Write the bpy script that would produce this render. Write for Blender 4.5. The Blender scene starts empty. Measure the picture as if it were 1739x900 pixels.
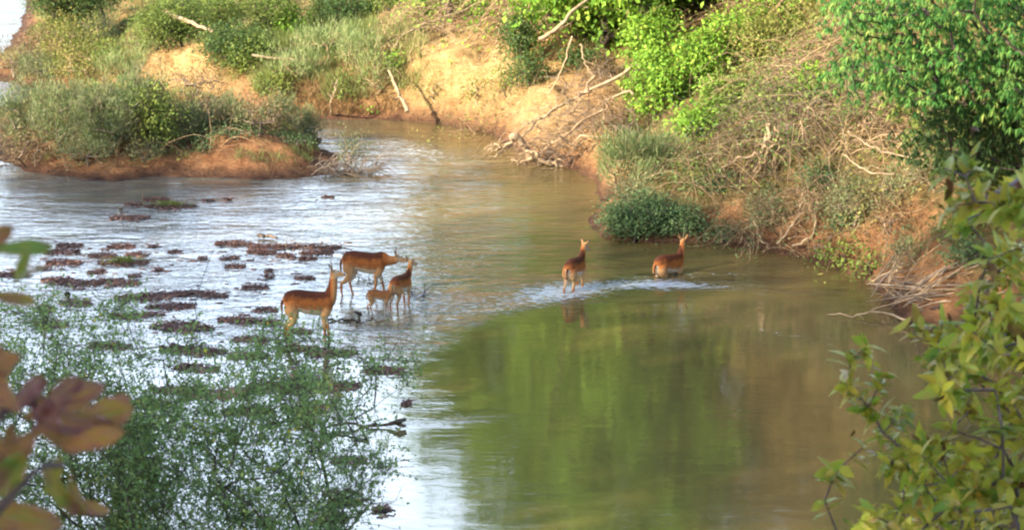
import bpy, math, random
import numpy as np
from mathutils import Vector, Matrix

C = bpy.context.scene.collection
SC = bpy.context.scene
# ------------------------------------------------------------------ camera
F = 3200.0; CX = 869.5; CY = 450.0; CAMZ = 10.0
TH = math.atan(775.0 / F)
cam_d = bpy.data.cameras.new('camera'); cam = bpy.data.objects.new('camera', cam_d); C.objects.link(cam)
cam.location = (0, 0, CAMZ); cam.rotation_euler = (math.pi / 2 - TH, 0, 0)
cam_d.sensor_width = 36; cam_d.lens = 36 * F / 1739.0
cam_d.clip_start = 0.1; cam_d.clip_end = 4000
cam_d.dof.use_dof = True; cam_d.dof.focus_distance = 38; cam_d.dof.aperture_fstop = 10
SC.camera = cam
# ------------------------------------------------------------------ sky, sun, exposure
SUN_AZ = math.atan2(-0.82, -0.57); SUN_EL = math.radians(25)
w = bpy.data.worlds.new('World'); SC.world = w; w.use_nodes = True
nt = w.node_tree; nt.nodes.clear()
sky = nt.nodes.new('ShaderNodeTexSky'); sky.sky_type = 'NISHITA'; sky.sun_disc = False
sky.sun_elevation = SUN_EL; sky.sun_rotation = SUN_AZ; sky.dust_density = 2.0; sky.air_density = 1.0; sky.ozone_density = 1.0
bg = nt.nodes.new('ShaderNodeBackground'); bg.inputs['Strength'].default_value = 0.145
out = nt.nodes.new('ShaderNodeOutputWorld')
tc = nt.nodes.new('ShaderNodeTexCoord'); sep = nt.nodes.new('ShaderNodeSeparateXYZ'); nt.links.new(tc.outputs['Generated'], sep.inputs[0])
def wm(op, a, b=None, clamp=False):
    x = nt.nodes.new('ShaderNodeMath'); x.operation = op; x.use_clamp = clamp
    for i, q in enumerate((a, b)):
        if q is None: continue
        if isinstance(q, (int, float)): x.inputs[i].default_value = q
        else: nt.links.new(q, x.inputs[i])
    return x.outputs[0]
# a bright bank of thin cloud in the half of the sky away from the sun
cn = nt.nodes.new('ShaderNodeTexNoise'); cn.inputs['Scale'].default_value = 2.6; cn.inputs['Detail'].default_value = 6
cmap = nt.nodes.new('ShaderNodeMapping'); cmap.inputs['Scale'].default_value = (1, 1, 2.4); nt.links.new(tc.outputs['Generated'], cmap.inputs[0]); nt.links.new(cmap.outputs[0], cn.inputs['Vector'])
cm = wm('MULTIPLY', wm('SUBTRACT', cn.outputs[0], .27), 3.6, True)
lo = wm('MULTIPLY', wm('SUBTRACT', .62, sep.outputs[2]), 5.0, True); fr = wm('MULTIPLY', wm('ADD', sep.outputs[1], .05), 1.6, True)
hz = wm('MULTIPLY', wm('SUBTRACT', sep.outputs[2], .115), 6.5, True)
cm = wm('MULTIPLY', wm('MULTIPLY', wm('MULTIPLY', cm, lo), fr), hz)
cmix = nt.nodes.new('ShaderNodeMixRGB'); nt.links.new(cm, cmix.inputs[0]); nt.links.new(sky.outputs[0], cmix.inputs[1]); cmix.inputs[2].default_value = (9.5, 11.2, 13.6, 1)
nt.links.new(cmix.outputs[0], bg.inputs[0]); nt.links.new(bg.outputs[0], out.inputs[0])
sd = bpy.data.lights.new('sun', 'SUN'); so = bpy.data.objects.new('sun', sd); C.objects.link(so)
sd.energy = 4.7; sd.angle = math.radians(0.8); sd.color = (1.0, 0.86, 0.62)
sv = Vector((math.sin(SUN_AZ) * math.cos(SUN_EL), math.cos(SUN_AZ) * math.cos(SUN_EL), math.sin(SUN_EL)))
so.rotation_euler = sv.to_track_quat('Z', 'Y').to_euler(); so.location = (-30, -20, 40)
SC.view_settings.view_transform = 'Standard'; SC.view_settings.look = 'None'
SC.view_settings.exposure = 1.9; SC.view_settings.gamma = 1.0
SC.render.engine = 'CYCLES'
SC.cycles.max_bounces = 6; SC.cycles.transparent_max_bounces = 4; SC.cycles.transmission_bounces = 2
SC.cycles.glossy_bounces = 3; SC.cycles.diffuse_bounces = 3
SC.cycles.filter_width = 2.2

# ------------------------------------------------------------------ geometry helpers
sT, cT = math.sin(TH), math.cos(TH)
def ray(px, py):
    dx = (px - CX) / F; dv = -(py - CY) / F
    return np.array([dx, cT + dv * sT, -sT + dv * cT])
def at_z(px, py, z=0.0):
    r = ray(px, py); t = (z - CAMZ) / r[2]; return np.array([0, 0, CAMZ]) + r * t
def at_y(px, py, Y):
    r = ray(px, py); return np.array([0, 0, CAMZ]) + r * (Y / r[1])
def proj(x, y, z=0.0):
    dz = z - CAMZ
    fw = y * cT - dz * sT; up = y * sT + dz * cT
    fw = np.maximum(fw, 0.5)
    return CX + F * x / fw, CY - F * up / fw
def scale_at(Y, z=0.0): return F / (Y * cT - (z - CAMZ) * sT)
def sstep(a, b, x):
    t = np.clip((x - a) / (b - a), 0, 1); return t * t * (3 - 2 * t)

def _h(ix, iy, s):
    n = (ix.astype(np.int64) * 374761393 + iy.astype(np.int64) * 668265263 + s * 144665) & 0xffffffff
    n = ((n ^ (n >> 13)) * 1274126177) & 0xffffffff
    return ((n ^ (n >> 16)) & 0xffff) / 65535.0
def vnoise(x, y, s=0):
    x = np.asarray(x, float); y = np.asarray(y, float)
    ix = np.floor(x); iy = np.floor(y); fx = x - ix; fy = y - iy
    fx = fx * fx * (3 - 2 * fx); fy = fy * fy * (3 - 2 * fy)
    a = _h(ix, iy, s); b = _h(ix + 1, iy, s); c = _h(ix, iy + 1, s); d = _h(ix + 1, iy + 1, s)
    return (a * (1 - fx) + b * fx) * (1 - fy) + (c * (1 - fx) + d * fx) * fy
def fbm(x, y, s=0, o=4):
    v = 0; a = .5; t = 0
    for i in range(o):
        v = v + a * vnoise(x * 2 ** i + 13.7 * i, y * 2 ** i - 7.1 * i, s + i); t += a; a *= .5
    return v / t

class MB:
    """collects numpy vertex / face arrays and links them as one mesh object"""
    def __init__(s): s.v = []; s.f = []; s.t = []; s.c = []; s.n = 0
    def add(s, v, faces, tint=0.5, col=None):
        v = np.asarray(v, float).reshape(-1, 3); faces = np.asarray(faces, np.int64)
        if len(v) == 0: return
        s.f.append(faces + s.n); s.v.append(v)
        s.t.append(np.broadcast_to(np.asarray(tint, float), (len(v),)))
        s.n += len(v)
    def mesh(s, name, smooth=False, origin=None):
        me = bpy.data.meshes.new(name)
        V = np.concatenate(s.v)
        if origin is not None: V = V - np.asarray(origin)
        flat = np.concatenate([f.ravel() for f in s.f]); tot = np.concatenate([np.full(len(f), f.shape[1]) for f in s.f])
        st = np.concatenate([[0], np.cumsum(tot)[:-1]])
        me.vertices.add(len(V)); me.vertices.foreach_set('co', V.ravel())
        me.loops.add(len(flat)); me.loops.foreach_set('vertex_index', flat.astype(np.int32))
        me.polygons.add(len(tot)); me.polygons.foreach_set('loop_start', st.astype(np.int32)); me.polygons.foreach_set('loop_total', tot.astype(np.int32))
        if smooth: me.polygons.foreach_set('use_smooth', np.ones(len(tot), bool))
        me.update(calc_edges=True)
        a = me.attributes.new('tint', 'FLOAT', 'POINT'); a.data.foreach_set('value', np.concatenate(s.t).astype(np.float32))
        return me
    def obj(s, name, mat, parent=None, origin=None, smooth=False):
        if not s.v: return None
        if parent is not None and origin is None: origin = np.array(parent.location)
        me = s.mesh(name, smooth, origin); me.materials.append(mat)
        o = bpy.data.objects.new(name, me); C.objects.link(o)
        if parent is not None: o.parent = parent
        elif origin is not None: o.location = Vector(origin)
        return o
def tag(o, label=None, cat=None, group=None, kind=None):
    if label: o['label'] = label
    if cat: o['category'] = cat
    if group: o['group'] = group
    if kind: o['kind'] = kind
    return o
def thing(name, loc, label, cat, group=None, rz=0):
    o = bpy.data.objects.new(name, None); C.objects.link(o); o.location = Vector([float(a) for a in loc]); o.rotation_euler = (0, 0, rz)
    o.empty_display_size = 0.2
    return tag(o, label, cat, group)

def unit(a): return a / np.maximum(np.linalg.norm(a, axis=-1, keepdims=True), 1e-9)
def segs(mb, P0, P1, R0, R1, sides=4, tint=0.5):
    P0 = np.asarray(P0, float); P1 = np.asarray(P1, float)
    n = len(P0)
    if n == 0: return
    d = unit(P1 - P0)
    ref = np.where(np.abs(d[:, 2:3]) < .9, np.array([[0, 0, 1.]]), np.array([[1., 0, 0]]))
    a = unit(np.cross(d, ref)); b = np.cross(d, a)
    th = np.arange(sides) * 2 * math.pi / sides
    ring = a[:, None, :] * np.cos(th)[None, :, None] + b[:, None, :] * np.sin(th)[None, :, None]
    V = np.concatenate([P0[:, None] + ring * np.reshape(R0, (-1, 1, 1)), P1[:, None] + ring * np.reshape(R1, (-1, 1, 1))], 1)
    k = np.arange(sides); k2 = (k + 1) % sides
    fc = np.stack([k, k2, k2 + sides, k + sides], 1)
    Fs = (fc[None] + (np.arange(n) * 2 * sides)[:, None, None]).reshape(-1, 4)
    t = np.broadcast_to(np.asarray(tint, float).reshape(-1, 1), (n, 2 * sides)).ravel() if np.ndim(tint) else tint
    mb.add(V.reshape(-1, 3), Fs, t)
def spline(P, n):
    P = np.asarray(P, float)
    if len(P) == 2:
        t = np.linspace(0, 1, n)[:, None]; return P[0] * (1 - t) + P[1] * t
    Q = np.vstack([2 * P[0] - P[1], P, 2 * P[-1] - P[-2]]); m = len(P) - 1; out = []
    for t in np.linspace(0, m - 1e-6, n):
        i = int(t); u = t - i; a, b, c, d = Q[i:i + 4]
        out.append(.5 * ((2 * b) + (-a + c) * u + (2 * a - 5 * b + 4 * c - d) * u * u + (-a + 3 * b - 3 * c + d) * u ** 3))
    return np.array(out)
def tube(mb, P, R, sides=6, n=None, rough=0.0, rng=None, tint=0.5, cap=True, flat=1.0):
    """continuous tube along a polyline with radii R (end to end), parallel frames"""
    P = np.asarray(P, float); n = n or max(6, 4 * len(P))
    S = spline(P, n); R = np.interp(np.linspace(0, 1, n), np.linspace(0, 1, len(R)), R) if np.ndim(R) else np.full(n, R)
    T = unit(np.gradient(S, axis=0)); ref = np.array([0, 0, 1.]) if abs(T[0][2]) < .85 else np.array([1., 0, 0])
    a = unit(np.cross(T[0], ref)[None])[0]; V = []
    th = np.arange(sides) * 2 * math.pi / sides
    for i in range(n):
        a = a - T[i] * np.dot(a, T[i]); a /= max(np.linalg.norm(a), 1e-9); b = np.cross(T[i], a)
        rr = np.full(sides, R[i])
        if rng is not None and rough: rr = rr * (1 + rough * rng.uniform(-1, 1, sides))
        V.append(S[i] + (np.cos(th) * rr)[:, None] * a + (np.sin(th) * rr * flat)[:, None] * b)
    V = np.concatenate(V); k = np.arange(sides); k2 = (k + 1) % sides
    Fs = np.concatenate([np.stack([k, k2, k2 + sides, k + sides], 1) + i * sides for i in range(n - 1)])
    m0 = len(V)
    mb.add(V, Fs, tint)
    if cap:
        c = np.vstack([V[:sides], S[:1], V[-sides:], S[-1:]])
        f1 = np.stack([k2, k, np.full(sides, sides)], 1); f2 = np.stack([k, k2, np.full(sides, sides)], 1) + sides + 1
        mb.add(c, np.vstack([f1, f2]), tint)
    return S
LEAF_T = {
    'diamond': (np.array([(0, 0, 0), (.45, .5, .08), (1, 0, 0), (.45, -.5, .08)], float), [(0, 3, 2, 1)]),
    'blade': (np.array([(0, -.5, 0), (0, .5, 0), (.5, -.35, .06), (.5, .35, .06), (1, 0, .3)], float), None),
    }
def leaves(mb, P, A, N, L, W, kind='diamond', curl=0.15, tint=None, rng=None):
    n = len(P)
    if n == 0: return
    A = unit(A); S = unit(np.cross(N, A)); N = np.cross(A, S)
    if kind == 'diamond':
        T = LEAF_T['diamond'][0]; fc = [np.array([(0, 3, 2, 1)])]
    elif kind == 'blade':
        T = np.array([(0, -.5, 0), (0, .5, 0), (.5, -.38, 0), (.5, .38, 0), (1, 0, 0)], float); fc = [np.array([(0, 1, 3, 2)]), np.array([(2, 3, 4)])]
    else:
        us = [0, .18, .42, .68, .88, 1]; ws = [.03, .34, .5, .42, .2, .01] if kind == 'full' else [.03, .18, .36, .50, .40, .06]; T = []
        for u, wd in zip(us, ws): T += [(u, -wd, wd * .35), (u, 0, 0), (u, wd, wd * .35)]
        T = np.array(T, float); fc = [np.array([(i * 3 + j, i * 3 + j + 1, i * 3 + j + 4, i * 3 + j + 3) for i in range(5) for j in range(2)])]
    m = len(T); L = np.broadcast_to(np.asarray(L, float), (n,)); W = np.broadcast_to(np.asarray(W, float), (n,))
    curl = np.broadcast_to(np.asarray(curl, float), (n,))
    V = P[:, None] + A[:, None] * (T[None, :, 0:1] * L[:, None, None]) + S[:, None] * (T[None, :, 1:2] * W[:, None, None]) \
        + N[:, None] * (T[None, :, 2:3] * W[:, None, None] - (T[None, :, 0:1] ** 2) * (curl * L)[:, None, None])
    if tint is None: tint = np.full(n, .5)
    t = np.repeat(tint, m); base = mb.n; v = V.reshape(-1, 3)
    offs = (np.arange(n) * m)[:, None, None]
    mb.add(v, (fc[0][None] + offs).reshape(-1, fc[0].shape[1]), t)
    for f in fc[1:]:
        mb.f.append((f[None] + offs).reshape(-1, f.shape[1]) + base)

# ------------------------------------------------------------------ materials
def newmat(name):
    m = bpy.data.materials.new(name); m.use_nodes = True; n = m.node_tree; n.nodes.clear()
    return m, n
def N_(n, t, **k):
    x = n.nodes.new(t)
    for a, b in k.items(): setattr(x, a, b)
    return x
def ramp(n, fac, stops):
    r = n.nodes.new('ShaderNodeValToRGB'); e = r.color_ramp.elements
    while len(e) < len(stops): e.new(.5)
    for i, (p, c) in enumerate(stops): e[i].position = p; e[i].color = (c[0], c[1], c[2], 1)
    n.links.new(fac, r.inputs[0]); return r.outputs[0]
def noise(n, scale, detail=4, vec=None, rough=.55, dist=0):
    x = n.nodes.new('ShaderNodeTexNoise'); x.inputs['Scale'].default_value = scale; x.inputs['Detail'].default_value = detail
    x.inputs['Roughness'].default_value = rough; x.inputs['Distortion'].default_value = dist
    if vec is not None: n.links.new(vec, x.inputs['Vector'])
    return x.outputs[0]
def math_(n, op, a, b=None, c=None, clamp=False):
    x = n.nodes.new('ShaderNodeMath'); x.operation = op; x.use_clamp = clamp
    for i, q in enumerate((a, b, c)):
        if q is None: continue
        if isinstance(q, (int, float)): x.inputs[i].default_value = q
        else: n.links.new(q, x.inputs[i])
    return x.outputs[0]
def mixc(n, f, a, b, mode='MIX'):
    x = n.nodes.new('ShaderNodeMixRGB'); x.blend_type = mode
    for i, q in enumerate((f, a, b)):
        if isinstance(q, (int, float)): x.inputs[i].default_value = q
        elif isinstance(q, tuple): x.inputs[i].default_value = (q[0], q[1], q[2], 1)
        else: n.links.new(q, x.inputs[i])
    return x.outputs[0]
def attr(n, name):
    x = n.nodes.new('ShaderNodeAttribute'); x.attribute_name = name; return x
def geo(n): return n.nodes.new('ShaderNodeNewGeometry').outputs['Position']
def scaled(n, vec, s):
    x = n.nodes.new('ShaderNodeVectorMath'); x.operation = 'MULTIPLY'; n.links.new(vec, x.inputs[0]); x.inputs[1].default_value = s; return x.outputs[0]
def leafmat(name, stops, trans=.3, rough=.55, patch=None, spec=.08, pscale=1.2):
    m, n = newmat(name); t = attr(n, 'tint').outputs['Fac']
    col = ramp(n, t, stops)
    if patch is not None:
        pn = noise(n, pscale, 3, geo(n)); f = math_(n, 'MULTIPLY', math_(n, 'SUBTRACT', pn, .48, clamp=True), 5.0, clamp=True)
        col = mixc(n, f, col, patch)
    p = N_(n, 'ShaderNodeBsdfPrincipled'); n.links.new(col, p.inputs['Base Color']); p.inputs['Roughness'].default_value = rough
    p.inputs['Specular IOR Level'].default_value = spec
    tr = N_(n, 'ShaderNodeBsdfTranslucent'); tc = mixc(n, .5, col, (.25, .30, .04), 'MIX') if trans else col
    n.links.new(tc, tr.inputs[0])
    mx = N_(n, 'ShaderNodeMixShader'); mx.inputs[0].default_value = trans
    n.links.new(p.outputs[0], mx.inputs[1]); n.links.new(tr.outputs[0], mx.inputs[2])
    o = N_(n, 'ShaderNodeOutputMaterial'); n.links.new(mx.outputs[0], o.inputs[0]); return m
def plainmat(name, a, b, scale=8, rough=.85, bump=.3, spec=.2, stretch=(1, 1, 1), tinted=False):
    m, n = newmat(name); g = scaled(n, geo(n), stretch); f = noise(n, scale, 5, g)
    f = math_(n, 'MULTIPLY_ADD', math_(n, 'SUBTRACT', f, .5), 2.2, .5, clamp=True)
    if tinted: f = math_(n, 'MULTIPLY_ADD', f, .4, math_(n, 'MULTIPLY', attr(n, 'tint').outputs['Fac'], .6))
    col = ramp(n, f, [(.1, a), (.9, b)])
    p = N_(n, 'ShaderNodeBsdfPrincipled'); n.links.new(col, p.inputs['Base Color']); p.inputs['Roughness'].default_value = rough
    p.inputs['Specular IOR Level'].default_value = spec
    if bump:
        bp = N_(n, 'ShaderNodeBump'); bp.inputs['Strength'].default_value = bump; bp.inputs['Distance'].default_value = .03
        n.links.new(noise(n, scale * 3, 4, g), bp.inputs['Height']); n.links.new(bp.outputs[0], p.inputs['Normal'])
    o = N_(n, 'ShaderNodeOutputMaterial'); n.links.new(p.outputs[0], o.inputs[0]); return m
# ------------------------------------------------------------------ the land: distance to the water's edge gives the banks
def W2(px, py): p = at_z(px, py); return (p[0], p[1])
LAND_A = [(400, 10), (70, 18), (30, 27), (18, 31), (12, 34.5)] + [W2(*p) for p in [
    (1600, 575), (1550, 548), (1500, 500), (1440, 465), (1370, 440), (1300, 424), (1200, 414), (1100, 410), (1035, 404), (1012, 375), (1020, 340), (1010, 305),
    (985, 290), (935, 276), (895, 262), (868, 246), (830, 226), (780, 216), (720, 208), (640, 203), (560, 202), (480, 197), (400, 190),
    (300, 180), (200, 170), (120, 162), (80, 154), (50, 147), (0, 137), (-120, 130)]] + [W2(*p) for p in [
    (-160, 120), (-100, 108), (-20, 100), (5, 92), (18, 70), (36, 40), (42, 20), (44, 0)]] + [(-27, 115), (-30, 140), (-50, 175), (-100, 240), (-300, 500), (-1500, 1500), (-1500, 3000), (1500, 3000), (1500, 10)]
LAND_B = [(-400, 2), (-60, 6), (-25, 11), (-10, 15), (0, 17), (8, 17), (20, 15), (60, 8), (400, -10), (1500, -200), (1500, -1500), (-1500, -1500), (-1500, 0)]
LAND_C = [(-1500, 0), (-80, 0), (-36, 2), (-31, 14), (-30, 30), (-32, 50), (-37, 70), (-46, 95), (-60, 130), (-120, 230), (-400, 520), (-1500, 1300)]
ISLE = [W2(*p) for p in [(2, 278), (40, 290), (90, 298), (130, 303), (200, 304), (260, 301), (330, 303), (430, 304), (530, 305), (560, 301), (598, 296), (592, 288), (572, 278), (562, 262), (548, 240),
                         (520, 226), (470, 212), (400, 200), (300, 190), (200, 182), (120, 176), (60, 172), (15, 178), (-40, 195), (-50, 225), (-30, 255)]]
def sdf(poly, X, Y):
    P = np.array(poly, float); Q = np.roll(P, -1, 0)
    D = np.full(X.shape, 1e18); ins = np.zeros(X.shape, bool)
    for (ax, ay), (bx, by) in zip(P, Q):
        ex, ey = bx - ax, by - ay; wx, wy = X - ax, Y - ay
        t = np.clip((wx * ex + wy * ey) / (ex * ex + ey * ey + 1e-12), 0, 1)
        dx, dy = wx - ex * t, wy - ey * t; D = np.minimum(D, dx * dx + dy * dy)
        c = ((ay <= Y) != (by <= Y)) & (wx * ey * np.sign(1) - 0 < 1e30)
        with np.errstate(divide='ignore', invalid='ignore'):
            xi = ax + (Y - ay) * ex / (ey if ey != 0 else 1e-12)
        ins ^= (((ay <= Y) != (by <= Y)) & (X < xi))
    D = np.sqrt(D); return np.where(ins, D, -D)
def height(X, Y, full=False):
    X = np.asarray(X, float); Y = np.asarray(Y, float)
    wob = (fbm(X * .55, Y * .55, 3) - .5) * 1.1 + (fbm(X * 2.2, Y * 2.2, 9, 3) - .5) * .35
    near = np.hypot(X, Y) < 140
    wob = np.where(near, wob, 0)
    dA = sdf(LAND_A, X, Y) + wob * .5; dB = sdf(LAND_B, X, Y) + wob; dC = sdf(LAND_C, X, Y) + wob; dI = sdf(ISLE, X, Y) + wob * .95
    u = CX + F * X / np.maximum(Y, 8)
    U = [-400, 150, 235, 330, 440, 560, 680, 780, 900, 1000, 1080, 1200, 1400, 1600, 2200]
    Hc = np.interp(u, U, [.35, .45, 1.5, 1.6, 1.3, 1.2, 2.0, 2.1, 1.9, 1.4, .9, .7, .8, 1.5, 1.3])
    wc = np.interp(u, U, [2.5, 2.5, 2.0, 2.0, 2.6, 2.6, 1.8, 1.6, 1.8, 1.8, 1.8, 1.8, 1.6, 1.7, 1.6])
    sl = np.interp(u, U, [.02, .035, .04, .04, .06, .09, .17, .25, .36, .44, .50, .58, .60, .62, .55])
    mx = np.interp(u, U, [.8, 1.0, 1.3, 1.5, 2.4, 3.0, 5.0, 7.5, 9, 9.5, 9.5, 9.5, 9.5, 9.5, 9.5])
    p = np.clip(dA, 0, None)
    over = np.maximum(p - wc * .8, 0) * sl; over = mx * (1 - np.exp(-over / mx))
    k = 1 - (1 - np.clip(p / wc, 0, 1)) ** 2.2
    hA = Hc * k + over
    pb = np.clip(dB, 0, None); hB = 8.2 * (1 - np.exp(-pb * .068)) * 1.32
    hB = np.minimum(hB, 8.35 + 0 * hB)
    pc = np.clip(dC, 0, None); hC = 2.5 * (1 - np.exp(-pc * .3)) + 2 * (1 - np.exp(-pc * .05))
    # island: cut clay edge towards the camera, low top
    pi_ = np.clip(dI, 0, None); hm = np.interp(u, [0, 120, 300, 420, 520, 570], [.4, .75, .9, .9, .6, .2])
    hI = hm * (1 - (1 - np.clip(pi_ / 3.2, 0, 1)) ** 1.9) + .05 * np.minimum(pi_, 4)
    land = np.maximum(np.maximum(dA, dB), np.maximum(dC, dI))
    h = np.maximum(np.maximum(hA * (dA > 0), hB * (dB > 0)), np.maximum(hC * (dC > 0), hI * (dI > 0)))
    rel = np.clip(h / 1.0, 0, 1) * near
    # gullies and lumps on the cut faces
    gl = (fbm(X * 1.1 + 5, Y * .7, 21, 4) - .5) * 1.15 * rel + (fbm(X * 4.5, Y * 4.5, 31, 3) - .5) * .16 * np.clip(h / .3, 0, 1) * near
    h = np.where(land > 0, np.maximum(h + gl * np.where(dB > 0, .5, 1), .01 + .02 * np.clip(land, 0, 1)), -0.25 * np.minimum(-land, 3) - .01)
    if full: return h, dA, dB, dC, dI
    return h
def bank_z(x, y): return float(height(np.array([x]), np.array([y]))[0])
gxs = np.arange(-45, 32.01, .25); gys = np.arange(0, 125.01, .25)
GX, GY = np.meshgrid(gxs, gys); GH = height(GX, GY)
def gz(x, y):
    x = np.asarray(x, float); y = np.asarray(y, float)
    fx = np.clip((x + 45) / .25, 0, len(gxs) - 1.001); fy = np.clip(y / .25, 0, len(gys) - 1.001)
    ix = fx.astype(int); iy = fy.astype(int); fx = fx - ix; fy = fy - iy
    return (GH[iy, ix] * (1 - fx) + GH[iy, ix + 1] * fx) * (1 - fy) + (GH[iy + 1, ix] * (1 - fx) + GH[iy + 1, ix + 1] * fx) * fy
def hit(px, py):
    r = ray(px, py); t = np.arange(14, 130, .1); t = t / r[1]
    P = np.array([0, 0, CAMZ]) + r[None] * t[:, None]
    z = np.maximum(gz(P[:, 0], P[:, 1]), 0); b = P[:, 2] <= z
    i = int(np.argmax(b)) if b.any() else len(t) - 1
    q = P[i].copy(); q[2] = z[i]; return q

# one sheet: fine in the middle, growing cells out to the horizon
def axis(a, b, st, far):
    m = np.arange(a, b + 1e-6, st); o = []; x = b; s = st
    while x < far: s *= 1.22; x += s; o.append(x)
    q = []; x = a; s = st
    while x > -far: s *= 1.22; x -= s; q.append(x)
    return np.concatenate([q[::-1], m, o])
def sheet(name, xs, ys, zf, mat, attrs=None):
    X, Y = np.meshgrid(xs, ys); Z = zf(X, Y); nx, ny = len(xs), len(ys)
    mb = MB(); i = np.arange(nx - 1)[None] + (np.arange(ny - 1) * nx)[:, None]
    f = np.stack([i, i + 1, i + nx + 1, i + nx], -1).reshape(-1, 4)
    mb.add(np.stack([X, Y, Z], -1).reshape(-1, 3), f)
    o = mb.obj(name, mat, smooth=True)
    for k, fn in (attrs or {}).items():
        a = o.data.attributes.new(k, 'FLOAT', 'POINT'); a.data.foreach_set('value', fn(X, Y, Z).ravel().astype(np.float32))
    return o
def ground_mat():
    m, n = newmat('bank_soil'); g = geo(n)
    clay = ramp(n, noise(n, 2.4, 8, g, .65), [(.32, (.19, .085, .045)), (.5, (.32, .155, .075)), (.7, (.42, .23, .12))])
    sand = ramp(n, noise(n, 2.2, 8, g, .65), [(.32, (.36, .21, .09)), (.48, (.52, .34, .15)), (.7, (.64, .47, .24))])
    turf = ramp(n, noise(n, 3.0, 6, g), [(.25, (.075, .085, .03)), (.5, (.17, .14, .06)), (.75, (.30, .19, .09))])
    damp = ramp(n, noise(n, 3.0, 5, g), [(.3, (.06, .035, .028)), (.7, (.15, .08, .05))])
    c = mixc(n, attr(n, 'sand').outputs['Fac'], clay, sand)
    tn = math_(n, 'ADD', attr(n, 'turf').outputs['Fac'], math_(n, 'MULTIPLY', math_(n, 'SUBTRACT', noise(n, .9, 5, g), .5), 1.6), clamp=True)
    c = mixc(n, tn, c, turf)
    c = mixc(n, attr(n, 'wet').outputs['Fac'], c, damp)
    # dark cracks and pits
    vo = N_(n, 'ShaderNodeTexVoronoi'); vo.inputs['Scale'].default_value = 3.0; vo.feature = 'DISTANCE_TO_EDGE'
    wv = N_(n, 'ShaderNodeVectorMath'); wv.operation = 'ADD'; nn = N_(n, 'ShaderNodeTexNoise'); nn.inputs['Scale'].default_value = 2
    n.links.new(g, wv.inputs[0]); n.links.new(nn.outputs[1], wv.inputs[1]); n.links.new(wv.outputs[0], vo.inputs['Vector'])
    p = N_(n, 'ShaderNodeBsdfPrincipled'); n.links.new(c, p.inputs['Base Color']); p.inputs['Roughness'].default_value = .95; p.inputs['Specular IOR Level'].default_value = .1
    hsum = math_(n, 'ADD', math_(n, 'MULTIPLY', noise(n, 3.0, 9, g, .7), 1.0), math_(n, 'MULTIPLY', noise(n, 2.2, 5, scaled(n, g, (.6, .6, 3.5)), .6, 1.0), .7))
    b = N_(n, 'ShaderNodeBump'); b.inputs['Strength'].default_value = .9; b.inputs['Distance'].default_value = .6; n.links.new(hsum, b.inputs['Height']); n.links.new(b.outputs[0], p.inputs['Normal'])
    o = N_(n, 'ShaderNodeOutputMaterial'); n.links.new(p.outputs[0], o.inputs[0]); return m
_cache = {}
def H5(X, Y):
    k = (X.shape, float(X[0, 0]));
    if k not in _cache: _cache[k] = height(X, Y, True)
    return _cache[k]
def a_sand(X, Y, Z):
    h, dA, dB, dC, dI = H5(X, Y); u = CX + F * X / np.maximum(Y, 8)
    a = np.interp(u, [150, 235, 290, 345, 420, 560, 660, 700, 860, 1000, 1100, 1300], [.1, .6, 1, .9, .3, .25, .7, .95, .85, .6, .3, .1])
    return a * (dA > 0) * sstep(.1, .8, h)
def a_turf(X, Y, Z):
    h, dA, dB, dC, dI = H5(X, Y); u = CX + F * X / np.maximum(Y, 8)
    wc = np.interp(u, [-400, 150, 235, 330, 440, 560, 640, 690, 780, 900, 1000, 1080, 1300, 1480, 1600], [1.5, 1.5, 2.2, 3.0, .9, .6, 1.0, 3.2, 3.4, 3.2, 2.6, 2.0, 3.2, 3.6, 3.6])
    v = sstep(wc, wc + 1.5, dA) * (dA > 0) * np.interp(u, [900, 1200], [.85, .5]) + (dB > 0) * .9 + (dC > 0) * .9 + .6 * sstep(1.6, 3.2, dI) * (dI > 0)
    v = np.maximum(v, (dA > .9) * (u > 1060) * .85 * (1 - sstep(1470, 1500, u) * (1 - sstep(1620, 1660, u)) * (h < 1.5)))
    return np.clip(v, 0, 1)
def a_wet(X, Y, Z): return (1 - sstep(.05, .34, Z + .18 * (fbm(X * 1.7, Y * 1.7, 77, 3) - .5)))
gx = axis(-34, 24, .22, 1400); gy = axis(8, 112, .22, 2600)
ground = sheet('ground', gx, gy, lambda X, Y: H5(X, Y)[0], ground_mat(), {'sand': a_sand, 'turf': a_turf, 'wet': a_wet})
tag(ground, kind='structure')

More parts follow.
